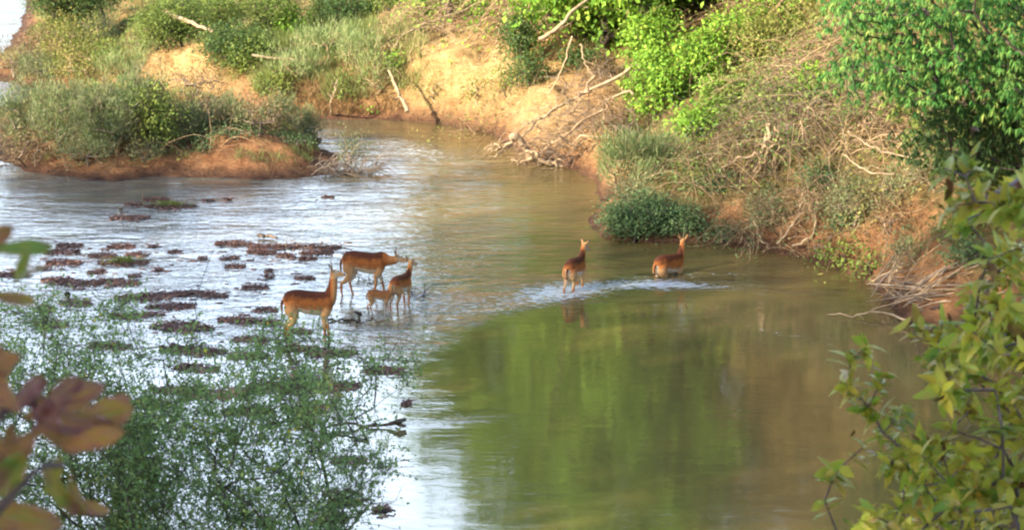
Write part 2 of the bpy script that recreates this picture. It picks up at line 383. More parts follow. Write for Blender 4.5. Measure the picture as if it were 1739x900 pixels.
# ------------------------------------------------------------------ the river
def water_mat():
    m, n = newmat('river_water'); g = geo(n)
    rip = attr(n, 'rip').outputs['Fac']; foam = attr(n, 'foam').outputs['Fac']; silt = attr(n, 'silt').outputs['Fac']
    base = mixc(n, silt, (.095, .075, .028), (.10, .10, .095))
    p = N_(n, 'ShaderNodeBsdfPrincipled'); p.inputs['Roughness'].default_value = .04; p.inputs['IOR'].default_value = 1.72
    v1 = scaled(n, g, (1.0, 2.6, 1)); v2 = scaled(n, g, (1.0, 2.0, 1))
    n1 = noise(n, 1.1, 4, v1, .5, .6); n2 = noise(n, 4.2, 3, v2, .55, .4); n3 = noise(n, .35, 3, v1, .5)
    pat = math_(n, 'MULTIPLY_ADD', n3, 2.4, -.65, clamp=True)
    h = math_(n, 'ADD', math_(n, 'MULTIPLY', n1, .5), math_(n, 'MULTIPLY', n2, .16))
    amp = math_(n, 'ADD', math_(n, 'MULTIPLY', rip, math_(n, 'MULTIPLY_ADD', pat, .9, .35)), .006)
    h = math_(n, 'MULTIPLY', h, amp)
    b = N_(n, 'ShaderNodeBump'); b.inputs['Strength'].default_value = 1.0; b.inputs['Distance'].default_value = .22
    n.links.new(h, b.inputs['Height']); n.links.new(b.outputs[0], p.inputs['Normal'])
    fs = noise(n, 5.5, 5, scaled(n, g, (.8, 2.4, 1)), .62, .8)
    ff = math_(n, 'MULTIPLY', math_(n, 'SUBTRACT', math_(n, 'ADD', fs, math_(n, 'MULTIPLY', foam, .42)), .74, clamp=True), 7.0, clamp=True)
    ff = math_(n, 'MULTIPLY', ff, math_(n, 'MULTIPLY', foam, 2.0, clamp=True))
    col = mixc(n, ff, base, (.42, .47, .52)); n.links.new(col, p.inputs['Base Color'])
    n.links.new(math_(n, 'MULTIPLY_ADD', ff, .5, .04), p.inputs['Roughness'])
    o = N_(n, 'ShaderNodeOutputMaterial'); n.links.new(p.outputs[0], o.inputs[0]); return m
def gauss2(px, py, cx, cy, sx, sy, ang=0):
    c, s = math.cos(ang), math.sin(ang); a = (px - cx) * c + (py - cy) * s; b = -(px - cx) * s + (py - cy) * c
    return np.exp(-.5 * ((a / sx) ** 2 + (b / sy) ** 2))
def a_rip(X, Y, Z):
    px, py = proj(X, Y)
    bn = (fbm(X * .8, Y * .45, 91, 4) - .5)
    bx = 150 * bn + np.interp(py, [300, 480, 492, 520, 560, 600, 700, 735, 900], [1060, 1060, 1010, 860, 770, 725, 705, 640, 560])
    calm = sstep(-50, 60, px - bx) * sstep(466, 506, py + 30 * bn)
    r = np.where(py > 300, .62, .45) * np.ones_like(px)
    r = r * (1 - .55 * sstep(700, 1000, px) * (py > 290))
    pool = sstep(0, 20, 232 - py + np.maximum(0, px - 700) * .28) * (px > 540) * (px < 1010)
    r = r * (1 - .8 * pool)
    r = r * (1 - .78 * sstep(560, 640, py) * (1 - calm))
    r = r * (1 - calm) + .035 * calm
    r = np.where(py < 120, 1.2, r)
    r += .5 * gauss2(px, py, 760, 262, 160, 20, .22) + .9 * gauss2(px, py, 880, 508, 150, 16, -.18) + .6 * gauss2(px, py, 1010, 488, 120, 14, -.05) + .45 * gauss2(px, py, 1250, 484, 160, 14, .06) + .5 * gauss2(px, py, 1150, 484, 200, 8, .04)
    r += .35 * gauss2(px, py, 760, 712, 60, 6, -.08) + .25 * gauss2(px, py, 1330, 490, 120, 10, .2)
    r += .25 * gauss2(px, py, 1050, 395, 80, 16, 0)
    return np.clip(r, 0, 1.2)
def a_foam(X, Y, Z):
    px, py = proj(X, Y)
    f = .56 * gauss2(px, py, 966, 497, 60, 12, -.08) + .30 * gauss2(px, py, 1135, 474, 45, 7) + .38 * gauss2(px, py, 840, 520, 130, 20, -.18) + .16 * gauss2(px, py, 1060, 486, 120, 8, 0) + .42 * gauss2(px, py, 1120, 484, 50, 6) + .5 * gauss2(px, py, 1215, 487, 90, 4, .03)
    f += .45 * gauss2(px, py, 1240, 466, 70, 4) + .4 * gauss2(px, py, 790, 705, 60, 8, -.05) + .45 * gauss2(px, py, 680, 500, 70, 25) + .5 * gauss2(px, py, 700, 255, 80, 16, .2)
    f += .4 * gauss2(px, py, 500, 484, 60, 6, .25) + .5 * gauss2(px, py, 1330, 568, 80, 5, .22) + .40 * gauss2(px, py, 300, 420, 420, 110) + .15 * gauss2(px, py, 640, 350, 200, 50) + .2 * gauss2(px, py, 800, 440, 120, 30)
    return np.clip(f, 0, 1)
def a_silt(X, Y, Z):
    px, py = proj(X, Y); return sstep(0, 1, np.clip((820 - px) / 500, 0, 1)) * .8
water = sheet('river_water', axis(-34, 20, .2, 1400), axis(15, 108, .2, 2600), lambda X, Y: X * 0, water_mat(), {'rip': a_rip, 'foam': a_foam, 'silt': a_silt})
tag(water, kind='structure')
# ------------------------------------------------------------------ plants
G = {}
G['scrub'] = leafmat('scrub_leaves', [(0, (.07, .10, .055)), (.4, (.15, .20, .10)), (.75, (.23, .28, .14)), (1, (.31, .30, .16))], patch=(.22, .19, .13))
G['teal'] = leafmat('bluish_leaves', [(0, (.05, .09, .045)), (.5, (.10, .18, .085)), (1, (.20, .27, .12))])
G['leafy'] = leafmat('bright_leaves', [(0, (.07, .15, .025)), (.4, (.18, .36, .05)), (.8, (.30, .48, .07)), (1, (.44, .50, .10))], trans=.4)
G['tan'] = leafmat('tan_leaves', [(0, (.24, .15, .07)), (.5, (.40, .27, .13)), (1, (.48, .38, .16))], trans=.2)
G['palegrass'] = leafmat('pale_grassy_leaves', [(0, (.09, .14, .05)), (.4, (.20, .27, .11)), (.75, (.32, .36, .17)), (1, (.42, .38, .22))], trans=.3)
G['dark'] = leafmat('dark_leaves', [(0, (.03, .06, .025)), (.5, (.065, .12, .045)), (1, (.14, .20, .06))])
G['mid'] = leafmat('olive_leaves', [(0, (.055, .09, .025)), (.5, (.13, .20, .05)), (1, (.25, .30, .09))], patch=(.18, .22, .05))
G['yellow'] = leafmat('yellow_green_leaves', [(0, (.09, .12, .03)), (.5, (.19, .22, .06)), (1, (.34, .32, .10))], patch=(.28, .20, .09))
G['brownish'] = leafmat('withered_leaves', [(0, (.07, .045, .03)), (.5, (.16, .10, .06)), (1, (.24, .20, .10))], trans=.15)
G['pinnate'] = leafmat('drooping_leaflets', [(0, (.03, .11, .03)), (.35, (.075, .23, .055)), (.65, (.17, .34, .08)), (1, (.38, .43, .12))], trans=.4, spec=.12, rough=.55)
G['pinnate_pale'] = leafmat('pale_leaflets', [(0, (.09, .14, .03)), (.5, (.19, .26, .06)), (1, (.33, .36, .11))], trans=.35, spec=.15, rough=.5)
G['grass'] = leafmat('grass_blades', [(0, (.09, .12, .04)), (.45, (.19, .23, .08)), (.75, (.32, .30, .13)), (1, (.42, .33, .18))], trans=.3)
G['straw'] = leafmat('dry_grass_blades', [(0, (.09, .055, .03)), (.5, (.22, .135, .07)), (.8, (.36, .24, .12)), (1, (.17, .19, .06))], trans=.2)
G['acacia'] = leafmat('small_shrub_leaves', [(0, (.12, .20, .075)), (.5, (.22, .35, .13)), (.9, (.33, .46, .17)), (.97, (.40, .44, .12)), (1, (.60, .50, .06))], trans=.35)
B = {}
B['bark'] = plainmat('dark_bark', (.035, .028, .025), (.11, .085, .065), 10)
B['twig'] = plainmat('dry_twigs', (.10, .065, .045), (.50, .36, .22), 6, tinted=True)
B['greytwig'] = plainmat('grey_twigs', (.07, .052, .045), (.33, .26, .20), 6, tinted=True)
B['pale'] = plainmat('bleached_wood', (.20, .14, .09), (.42, .32, .21), 7)
B['purple'] = plainmat('purplish_twigs', (.07, .05, .055), (.20, .16, .17), 12)

def skeleton(base, targets, rng, seg=.25, wig=.18, flat=.0):
    nodes = [np.array(b, float) for b in base]; par = [-1] * len(nodes)
    NP = np.zeros((60000, 3)); NP[:len(nodes)] = nodes; n = len(nodes)
    b0 = nodes[0]; order = np.argsort(np.linalg.norm(targets - b0, axis=1)); ends = []
    for i in order:
        t = targets[i]; d = t - NP[:n]; dist = np.linalg.norm(d, axis=1)
        back = np.linalg.norm(NP[:n] - b0, axis=1)
        cost = dist + .18 * back + .8 * np.maximum(0, -d[:, 2])
        j = int(np.argmin(cost)); p = NP[j].copy(); L = dist[j]; k = max(1, int(L / seg))
        off = rng.normal(0, wig, 3) * L; off[2] += .12 * L
        last = j
        for s in range(1, k + 1):
            u = s / k; q = p + (t - p) * u + off * u * (1 - u)
            if n >= 59990: break
            NP[n] = q; par.append(last); last = n; n += 1
        ends.append(last)
    cnt = np.zeros(n); cnt[ends] = 1
    for i in range(n - 1, -1, -1):
        if par[i] >= 0: cnt[par[i]] += cnt[i]
    return NP[:n], np.array(par), np.maximum(cnt, 1), ends
def add_skeleton(mb, sk, r1, power=.42, sides=4, rmax=1e9):
    NP, par, cnt, _ = sk; i = np.where(par >= 0)[0]; j = par[i]
    R = np.minimum(r1 * cnt ** power, rmax)
    segs(mb, NP[j], NP[i], np.minimum(R[j], R[i] * 1.35), R[i], sides, tint=((i * 7919) % 97) / 97.0)

SPEC = {
    'feather': (.17, .020, (.12, .12, .20), 'scrub', 1.1, 'greytwig', 760),
    'palegrass': (.26, .020, (.12, .12, .20), 'palegrass', 1.1, 'twig', 520),  # leaf length, width, cluster spread, material, upward bias, stem material, leaves per m2
    'scrub': (.085, .028, (.14, .14, .22), 'scrub', .7, 'greytwig', 900),
    'tan': (.12, .05, (.26, .26, .22), 'tan', .1, 'bark', 500),
    'teal': (.07, .04, (.16, .16, .12), 'teal', .1, 'greytwig', 800),
    'leafy': (.13, .075, (.20, .20, .15), 'leafy', -.2, 'bark', 330),
    'dark': (.12, .06, (.25, .25, .20), 'dark', 0, 'bark', 420),
    'mid': (.12, .05, (.24, .24, .20), 'mid', .1, 'bark', 420),
    'tall_leafy': (.13, .075, (.2, .2, .15), 'leafy', -.2, 'bark', 330),
    'yellow': (.12, .045, (.22, .22, .22), 'yellow', .3, 'twig', 420),
    'brownish': (.08, .035, (.22, .22, .18), 'brownish', .1, 'greytwig', 330),
}
NSEED = [100]
def crown_points(rng, K, w, h, d, ragged=.35):
    out = []; ph = rng.uniform(0, 6.28, 6)
    while len(out) < K:
        v = rng.normal(size=3); v /= np.linalg.norm(v); az = math.atan2(v[1], v[0])
        r = rng.uniform(.15, 1) ** .45
        lump = 1 + ragged * (.5 * math.sin(3 * az + ph[0]) * math.sin(2.5 * v[2] * 2 + ph[1]) + .5 * math.sin(5 * az + ph[2] + 3 * v[2]))
        out.append((v[0] * w / 2 * r * lump, v[1] * d / 2 * r * lump, v[2] * h / 2 * r * lump))
    return np.array(out)
def fill_leaves(mb, rng, T, per, sp, L, W, up, kind='diamond', curl=.2, center=None):
    n = len(T) * per; P = np.repeat(T, per, 0) + rng.normal(size=(n, 3)) * np.array(sp)
    ct = T.mean(0) if center is None else center
    o = unit(P - ct); A = unit(o * .5 + rng.normal(size=(n, 3)) * .7 + np.array([0, 0, up * 1.5]))
    N = unit(rng.normal(size=(n, 3)) * .6 + np.array([0, 0, 1.0]) + o * .5)
    base = np.repeat(rng.uniform(.1, .8, len(T)), per)
    leaves(mb, P, A, N, L * rng.uniform(.6, 1.3, n), W * rng.uniform(.7, 1.3, n), kind, curl, np.clip(base + rng.normal(0, .17, n), 0, 1))
def bush(kind, px, py, wpx, hpx, label, name='bush', cat='bush', group=None, dens=1.0, depth=1.0, lift=0.0, dry=0, K=None, base=None, ragged=.35, stems='foliage', stemup=False, mat=None):
    NSEED[0] += 1; rng = np.random.default_rng(NSEED[0])
    b = hit(px, py) if base is None else np.array(base); s = scale_at(b[1], b[2]); w = wpx / s; h = hpx / s; d = w * depth
    b = b - np.array([0, 0, .06])
    L, W, sp, gm, up, bm, dn = SPEC[kind]
    area = w * h; K = K or int(np.clip(area * 26, 24, 420))
    ct = b + np.array([0, d * .25, h * .52 + lift])
    pts = crown_points(rng, K, max(w - 2 * sp[0], w * .6), max(h - 2 * sp[2], h * .6), max(d, .5), ragged) + ct
    pts[:, 2] = np.maximum(pts[:, 2], np.maximum(gz(pts[:, 0], pts[:, 1]), 0) + .05)
    root = thing(name, b, label, cat, group)
    mb = MB(); stems_n = max(1, int(w * 1.5)) if lift == 0 else 1
    bases = [b] + [b + np.array([rng.uniform(-.25, .25) * w, rng.uniform(0, .3) * d, 0]) for _ in range(stems_n - 1)]
    for q in bases: q[2] = max(float(gz(q[0], q[1])), -.05) - .05
    sk = skeleton(bases, pts, rng, .3, .15); add_skeleton(mb, sk, .006 if lift == 0 else .009, .46, 4)
    mb.obj('stem' if lift == 0 else 'trunk', B[bm], root)
    ml = MB(); n = int(area * 2.0 * dn * dens); per = max(3, n // len(pts))
    fill_leaves(ml, rng, pts, per, sp, L, W, up, center=ct)
    # loose outer sprays
    ms = pts[rng.integers(0, len(pts), max(4, K // 5))]; ms = ms + unit(ms - ct) * rng.uniform(.05, .35, (len(ms), 1)) * min(w, h) * .5
    fill_leaves(ml, rng, ms, max(3, per // 3), tuple(.55 * q for q in sp), L, W, up, center=ct)
    ml.obj('crown' if lift else 'foliage', G[mat or gm], root)
    if dry:
        md = MB(); dry_sticks(md, rng, ct, w, h, d, dry); md.obj('dead_twigs', B['twig'], root)
    return root
def dry_sticks(mb, rng, ct, w, h, d, n, L=(.5, 1.4), r=.006, down=.1):
    for _ in range(n):
        p = ct + rng.uniform(-.5, .5, 3) * np.array([w, d, h]); a = unit(rng.normal(size=3) * np.array([1, .6, .7]) + np.array([0, 0, -down]))
        l = rng.uniform(*L); c = rng.normal(size=3) * l * .18; k = 6; t = np.linspace(0, 1, k)[:, None]
        S = p + a * l * t + c * 4 * t * (1 - t) - np.array([0, 0, 1]) * (t ** 2) * l * .2; R = np.linspace(r, r * .35, k) * rng.uniform(.6, 1.9)
        segs(mb, S[:-1], S[1:], R[:-1], R[1:], 3, rng.uniform(0, 1))
def tangle(px, py, wpx, hpx, n, label, name='dry_brush', cat='dry brush', group=None, sweep=(-1, .0, .1), depth=.8, green=0, gkind='mid', r=.011, mat='twig', curl=.35, base=None):
    """a thicket of long bare arching stems, rooted uphill and drooping over the bank"""
    NSEED[0] += 1; rng = np.random.default_rng(NSEED[0])
    b = hit(px, py) if base is None else np.array(base); s = scale_at(b[1], b[2]); w = wpx / s; h = hpx / s; d = w * depth
    root = thing(name, b, label, cat, group); mb = MB(); ends = []
    for i in range(n):
        p = b + np.array([rng.uniform(-.5, .5) * w, rng.uniform(-.15, .85) * d, 0]); g0 = max(float(gz(p[0], p[1])), 0)
        p[2] = g0 + rng.uniform(0, .55) ** 1.5 * h * .6
        l = rng.uniform(.45, 1.0) * max(w, h) * .62
        a = unit(np.array(sweep) + rng.normal(size=3) * np.array([.65, .4, .5]) + np.array([0, 0, .35]))
        k = 9; t = np.linspace(0, 1, k)[:, None]; c = rng.normal(size=3) * l * .055
        S = p + a * l * t + c * 4 * t * (1 - t) + np.array([0, 0, 1]) * (l * .6 * t * (1 - t) - curl * l * t ** 2)
        S += rng.normal(size=S.shape) * .006 * l
        g1 = np.maximum(gz(S[:, 0], S[:, 1]), 0) + .03; S[:, 2] = np.maximum(S[:, 2], g1)
        r0 = r * rng.uniform(.4, 1.7); R = np.linspace(r0, r0 * .3, k); tn = rng.uniform(0, 1)
        segs(mb, S[:-1], S[1:], R[:-1], R[1:], 3, tn)
        for q in range(rng.integers(1, 4)):
            j = rng.integers(2, k - 1); a2 = unit(a + rng.normal(size=3) * .6); l2 = l * rng.uniform(.15, .4); t2 = np.linspace(0, 1, 5)[:, None]
            S2 = S[j] + a2 * l2 * t2 - np.array([0, 0, 1]) * t2 ** 2 * l2 * .25; R2 = np.linspace(R[j] * .7, R[j] * .2, 5)
            segs(mb, S2[:-1], S2[1:], R2[:-1], R2[1:], 3, tn); ends.append(S2[-1])
        ends.append(S[-1]); ends.append(S[k // 2])
    mb.obj('stem', B[mat], root)
    if green:
        ml = MB(); E = np.array(ends); E = E[rng.integers(0, len(E), int(len(E) * min(green, 1)))]; L, W, sp, gm, up, bm, dn = SPEC[gkind]
        fill_leaves(ml, rng, E, int(14 * max(green, .4)), tuple(.7 * q for q in sp), L, W, up); ml.obj('foliage', G[gm], root)
    return root
def branchy(mb, rng, P, r0, r1, n, l0, sides=5, lvl=2, gnarl=.15, tint=.5, droop=0.0):
    """a bare limb along P with side branches"""
    k = 14; S = spline(np.array(P, float), k)
    if gnarl: S[1:-1] += rng.normal(size=S[1:-1].shape) * gnarl * .12
    R = np.linspace(r0, r1, k)
    tube(mb, S, R, sides, n=k, rough=.12, rng=rng, tint=tint)
    if lvl <= 0: return
    for i in range(n):
        j = int(rng.uniform(.2, .97) * (k - 1)); t = unit((S[min(j + 1, k - 1)] - S[j - 1])[None])[0]
        a = unit((t * .8 + rng.normal(size=3) * .75)[None])[0]; l = l0 * rng.uniform(.4, 1.1) * (1 - .4 * j / k)
        Q = [S[j], S[j] + a * l * .5 + rng.normal(size=3) * .08 * l, S[j] + a * l + rng.normal(size=3) * .15 * l - np.array([0, 0, droop * l])]
        branchy(mb, rng, Q, R[j] * .55, R[j] * .16, max(2, n // 2), l * .5, 4, lvl - 1, gnarl * .5, tint)
# ------------------------------------------------------------------ woods out of view, set on the left bank to shade the river
def shade_woods():
    rng = np.random.default_rng(7); ml = MB(); mt = MB()
    sdir = np.array([.82, .57]); tdir = np.array([.57, -.82])
    for t in np.arange(-92, 8, 5.5):
        for row in range(2):
            s = -10 - row * 6 + rng.uniform(-1.5, 1.5); tt = t + rng.uniform(-1.5, 1.5); xy = sdir * s + tdir * tt
            if abs(xy[0]) < 6 and -3 < xy[1] < 20: continue
            T = np.interp(tt, [-90, -60, -48, -30, -15, 10], [14.0, 14.5, 15.8, 22.5, 24.5, 21]) + rng.uniform(-.8, .8) - row * .5
            z0 = bank_z(*xy); base = np.array([xy[0], xy[1], z0]); R = rng.uniform(3.2, 4.2)
            tube(mt, [base, base + (.3, .2, T * .4), base + (0, 0, T * .75)], [.3, .2, .1], 7)
            pts = crown_points(rng, 150, R * 2, T - z0 - 2, R * 2) + base + np.array([0, 0, (T - z0) * .5 + 1])
            n = 22 * len(pts); P = np.repeat(pts, 22, 0) + rng.normal(size=(n, 3)) * .55
            leaves(ml, P, rng.normal(size=(n, 3)), rng.normal(size=(n, 3)), .48, .26, tint=rng.uniform(0, 1, n))
    o = ml.obj('shade_woods', G['mid'], origin=(-30, 20, 0)); tag(o, 'unseen tall leafy wood set along the left bank to shade the river', kind='stuff')
    o2 = mt.obj('shade_wood_trunks', B['bark'], parent=o, origin=(-30, 20, 0))
shade_woods()

# ------------------------------------------------------------------ island scrub
GI = 'shrubs on the river island'
for a in [
    ('feather', 40, 262, 110, 118, 'grey green feathery scrub at the far left end of the clay island'),
    ('brownish', 60, 285, 120, 60, 'low dry brown scrub at the waterline of the island left end'),
    ('feather', 110, 262, 130, 132, 'tall dense grey green shrub on the left half of the island'),
    ('mid', 180, 240, 120, 105, 'green shrub behind the dense one on the island'),
    ('feather', 190, 268, 130, 128, 'fine leaved grey shrub in the middle of the island scrub'),
    ('scrub', 150, 285, 110, 55, 'low grey scrub spilling down the front slope of the island'),
    ('mid', 262, 262, 105, 125, 'darkest green shrub in the middle of the island, above the clay bank'),
    ('feather', 240, 240, 110, 118, 'pale green shrub tops behind the darkest green island shrub'),
    ('scrub', 250, 282, 90, 38, 'low grey weeds on the clay below the darkest green island shrub'),
    ('feather', 322, 256, 80, 86, 'feathery upright shrub just left of the bare clay mound'),
    ('brownish', 345, 215, 90, 60, 'purplish grey low shrub on the back of the island'),
    ('feather', 395, 225, 90, 60, 'mixed grey green shrub behind the bare clay mound'),
    ('brownish', 440, 232, 100, 72, 'brown grey leafless looking shrub right of centre on the island'),
    ('feather', 470, 225, 80, 62, 'dull green shrub beside the brown one on the island'),
    ('feather', 520, 236, 60, 48, 'light feathery shrub near the right tip of the island'),
    ('teal', 395, 236, 110, 22, 'low bluish green herb patch on top of the clay mound'),
    ('teal', 500, 250, 110, 16, 'flat dark green herb mat along the edge of the clay mound'),
    ('teal', 345, 262, 36, 30, 'small green plant hanging on the clay face of the island'),
]: bush(a[0], a[1], a[2], a[3], a[4], a[5], name='shrub', cat='shrub', group=GI, depth=.8, dens=.8) if a[4] < 40 else bush(a[0], a[1], a[2], a[3], a[4] * 1.04, a[5], name='shrub', cat='shrub', group=GI, depth=.8, dens=.8)
tangle(40, 278, 100, 70, 60, 'dry brown twigs at the waterline of the island left end', depth=.5, sweep=(-.3, -.4, 0))
tangle(230, 262, 330, 30, 40, 'withered grass and roots hanging along the island clay face', depth=.12, sweep=(.2, -.5, -.2), r=.006)
# right tip: driftwood with a sapling
tangle(580, 300, 120, 34, 110, 'dark driftwood twigs caught at the right tip of the island', name='driftwood_tangle', cat='driftwood', depth=.35, sweep=(.8, -.2, .0), mat='greytwig', r=.012, curl=.2)
bush('scrub', 595, 288, 80, 62, 'thin grey green sapling leaning over the driftwood at the island tip', name='sapling', cat='sapling', dens=.35, depth=.6)

# ------------------------------------------------------------------ far left land
GT = 'bushes on the land beyond the island'
for a in [
    ('brownish', 25, 132, 110, 52, 'purple brown brush hanging to the water at the far left edge', .8),
    ('brownish', 70, 110, 100, 60, 'brown grey brush on the shore of the far left point', .8),
    ('yellow', 130, 125, 110, 75, 'yellow green tall herb clump behind the left of the island', .7),
    ('yellow', 105, 92, 80, 60, 'pale green bush below the dark tree at upper left', .8),
    ('mid', 190, 118, 70, 40, 'small green clump beside the grassy track', .5),
    ('scrub', 160, 80, 70, 45, 'grey green bush at the foot of the dark tree', .8),
    ('brownish', 215, 132, 90, 35, 'faded low brush between the island and the sandy slope', .5),
    ('brownish', 330, 165, 120, 40, 'grey brown brush below the bright sandy slope', .6),
    ('yellow', 140, 150, 120, 55, 'pale yellow green weeds behind the left top of the island scrub', .6),
    ('palegrass', 215, 148, 90, 50, 'pale grassy clump left of the bright sandy slope', .7),
    ('scrub', 60, 140, 90, 40, 'grey brush at the far left waterline behind the island', .8),
    ('mid', 265, 88, 90, 66, 'green bush at the left end of the long bush row', 1),
    ('mid', 310, 78, 90, 75, 'broad green bush behind the bleached leaning pole', 1),
    ('mid', 370, 62, 110, 80, 'green bush right of the bleached pole with light twigs', 1),
    ('dark', 400, 118, 130, 80, 'dark green bush on top of the sandy slope', 1),
    ('mid', 420, 128, 110, 70, 'bush with yellow green shoots right of the sandy slope', 1),
    ('mid', 460, 60, 110, 90, 'dense green bush in the middle of the row, top edge of the slope', 1),
    ('leafy', 490, 70, 70, 70, 'brighter green bush with hanging shoots left of the dark one', .8),
    ('dark', 590, 52, 130, 80, 'dark blue green bush above the pale grass', 1),
    ('mid', 550, 62, 90, 70, 'olive bush just left of the dark blue green one', 1),
    ('palegrass', 500, 150, 110, 70, 'pale yellow green bush in the grass left of the bare sapling', .5),
    ('palegrass', 610, 125, 110, 70, 'pale bush in the tall grass above the bare sapling', .5),
    ('palegrass', 560, 100, 140, 60, 'soft grey green bush in the tall grass', .6),
    ('mid', 470, 175, 90, 60, 'olive weed bush at the waterline behind the island tip', .5),
    ('palegrass', 640, 165, 90, 70, 'grey green weed bush left of the slanting stem', .4),
    ('mid', 660, 20, 70, 40, 'small olive bush at the top right of the grass bank', .8),
]: bush(a[0], a[1], a[2], a[3], a[4], a[5], group=GT, dens=a[6], depth=.9) if not a[1] < 340 else bush(a[0], a[1], a[2], a[3] * 1.2, a[4] * 1.25, a[5], group=GT, dens=a[6], depth=.9)
bush('dark', 112, 90, 170, 200, 'dark green tree overhanging the water at upper left', name='tree', cat='tree', lift=.6, K=330, dens=1.1)
bush('dark', 178, 50, 80, 120, 'small shadowy tree with bare dark trunks by the grassy track', name='tree', cat='tree', lift=.5, K=120, dens=.8)
# trees above the frame whose reflections fill the calm water
def big_tree(x, y, h, r, kind, label, lean=(0, 0), K=420, cy=.62, name='tree', dens=1):
    z0 = bank_z(x, y); NSEED[0] += 1; rng = np.random.default_rng(NSEED[0]); b = np.array([x, y, z0 - .1])
    root = thing(name, b, label, 'tree', 'trees on the far bank above the bushes'); L, W, sp, gm, up, bm, dn = SPEC[kind]
    ct = b + np.array([lean[0], lean[1], h * cy]); pts = crown_points(rng, K, 2 * r, h * (1 - cy) * 2.0, 2 * r, .5) + ct
    sk = skeleton([b], pts, rng, .45, .12); mb = MB(); add_skeleton(mb, sk, .012, .46, 5); mb.obj('trunk', B['bark'], root)
    ml = MB(); fill_leaves(ml, rng, pts, int(34 * dens), (.34, .34, .26), L * (.9 if kind == 'tan' else 1.5), W * (1.1 if kind == 'tan' else 1.8), up, center=ct); ml.obj('crown', G[gm], root)
for a in [(-2.0, 66, 11.5, 2.3, 'leafy', 'bright tree standing above the fallen branches at the top of the far bank', (0, 0), 420, .60, 'tree', 1.6),
          (1.3, 64, 15.0, 3.3, 'leafy', 'tall bright green tree above the hanging vines, left one', (0, 0), 700, .60, 'tree', 1.4),
          (4.4, 58, 14.0, 3.3, 'leafy', 'tall bright green tree above the hanging vines, right one', (0, 0), 700, .60, 'tree', 1.4),
          (2.8, 61, 8.0, 2.8, 'leafy', 'lower bright green tree tucked between the two tall ones', (0, 0), 420, .52, 'tree', 1.6),
          (9.4, 59, 12.0, 3.2, 'yellow', 'tall yellowish tree above the dry brush slope'),
          (7.4, 60, 11.5, 3.8, 'tan', 'withered tan tree above the middle of the dry brush', (0, 0), 620, .52, 'tree', 4),
          (11.8, 56, 11.0, 3.8, 'tan', 'withered tan tree between the dry brush and the drooping leaves', (0, 0), 620, .52, 'tree', 4),
          (9.6, 57, 6.5, 3.4, 'tan', 'low withered tree on the slope between the tan trees', (0, 0), 420, .5, 'tree', 5),
          (13.2, 51, 6.0, 3.4, 'tan', 'low withered tree on the slope nearest the olive tree', (0, 0), 420, .5, 'tree', 5),
          (14.4, 48, 9.0, 3.8, 'tan', 'withered tan tree behind the drooping leaved tree at upper right', (0, 0), 620, .52, 'tree', 4),
          (17.5, 44, 9.0, 3.6, 'mid', 'olive tree beyond the right edge behind the dark tree', (0, 0), 500, .52, 'tree', 1.5),
          ]: big_tree(*a)
# ------------------------------------------------------------------ far bank between grass and the vines
GM = 'brush on the far bank'
tangle(800, 48, 310, 130, 330, 'long pale dead stems sprawling above the sandy cliff', group=GM, sweep=(.8, -.3, -.3), green=.25, gkind='leafy', r=.012)
tangle(650, 120, 110, 60, 60, 'thin pale stalks in the grass at the left end of the cliff', group=GM, sweep=(.3, -.3, .5), green=.3, gkind='yellow')
tangle(930, 60, 190, 120, 150, 'tangled brown branches over the shaded hollow', group=GM, sweep=(-.5, -.5, -.3), green=.25, gkind='leafy', r=.02)
tangle(1010, 150, 120, 70, 60, 'dark dry stems in the shaded hollow above the fallen limb', group=GM, sweep=(.3, -.5, -.3), mat='greytwig')
tangle(850, 225, 150, 70, 80, 'dry brown weeds along the foot of the cliff', group=GM, sweep=(-.4, -.4, .1), r=.006, green=.3, gkind='yellow', depth=.4)
tangle(1020, 235, 150, 110, 110, 'dry twigs heaped behind the fallen limb', group=GM, sweep=(-.8, -.2, .1), r=.009, depth=.35, mat='greytwig')
tangle(1000, 225, 210, 120, 150, 'fine dry twigs fanning from the fallen limb down to the stump', group=GM, sweep=(-1, -.2, -.2), r=.0065, depth=.3)
bush('dark', 985, 118, 110, 38, 'low bush added with dark leaves in place of shade in the hollow', group=GM, dens=1.0, depth=.5)  # dark foliage stands in for the shade under the overhanging brush
bush('brownish', 1020, 135, 90, 36, 'withered brown bush added in place of shade under the lip of the hollow', group=GM, dens=1.2, depth=.5)  # brown foliage likewise takes the place of shade below the lip
for a in [
    ('dark', 880, 110, 70, 95, 'upright blue green bush above the shaded hollow', .9, .9),
    ('dark', 900, 150, 80, 60, 'dark bush clinging below the upright blue green one', .9, .7),
    ('leafy', 720, 30, 70, 50, 'bright green sprig among pale stems at the top of the cliff', .6, .7),
    ('leafy', 820, 35, 50, 40, 'small yellow green leafy clump among the pale stems', .6, .7),
    ('leafy', 790, 15, 70, 40, 'bright green leaves hanging at the top edge above the cliff', .6, .7),
    ('leafy', 672, 118, 45, 34, 'small bright sapling crown above the left end of the cliff', .7, .6),
    ('mid', 860, 170, 60, 60, 'faint green weed on the cliff face below the dark bush', .35, .5),
    ('yellow', 740, 178, 50, 40, 'pale weed growing on the middle of the cliff face', .3, .4),
    ('yellow', 810, 180, 60, 50, 'thin pale weed at the foot of the cliff', .3, .4),
    ('leafy', 1000, 70, 80, 60, 'bright green clump left of the hanging vines', .9, .8),
    ('mid', 590, 180, 60, 60, 'olive weed at the left end of the cliff foot', .3, .4),
]: bush(a[0], a[1], a[2], a[3], a[4], a[5], group=GM, dens=a[6], depth=a[7])

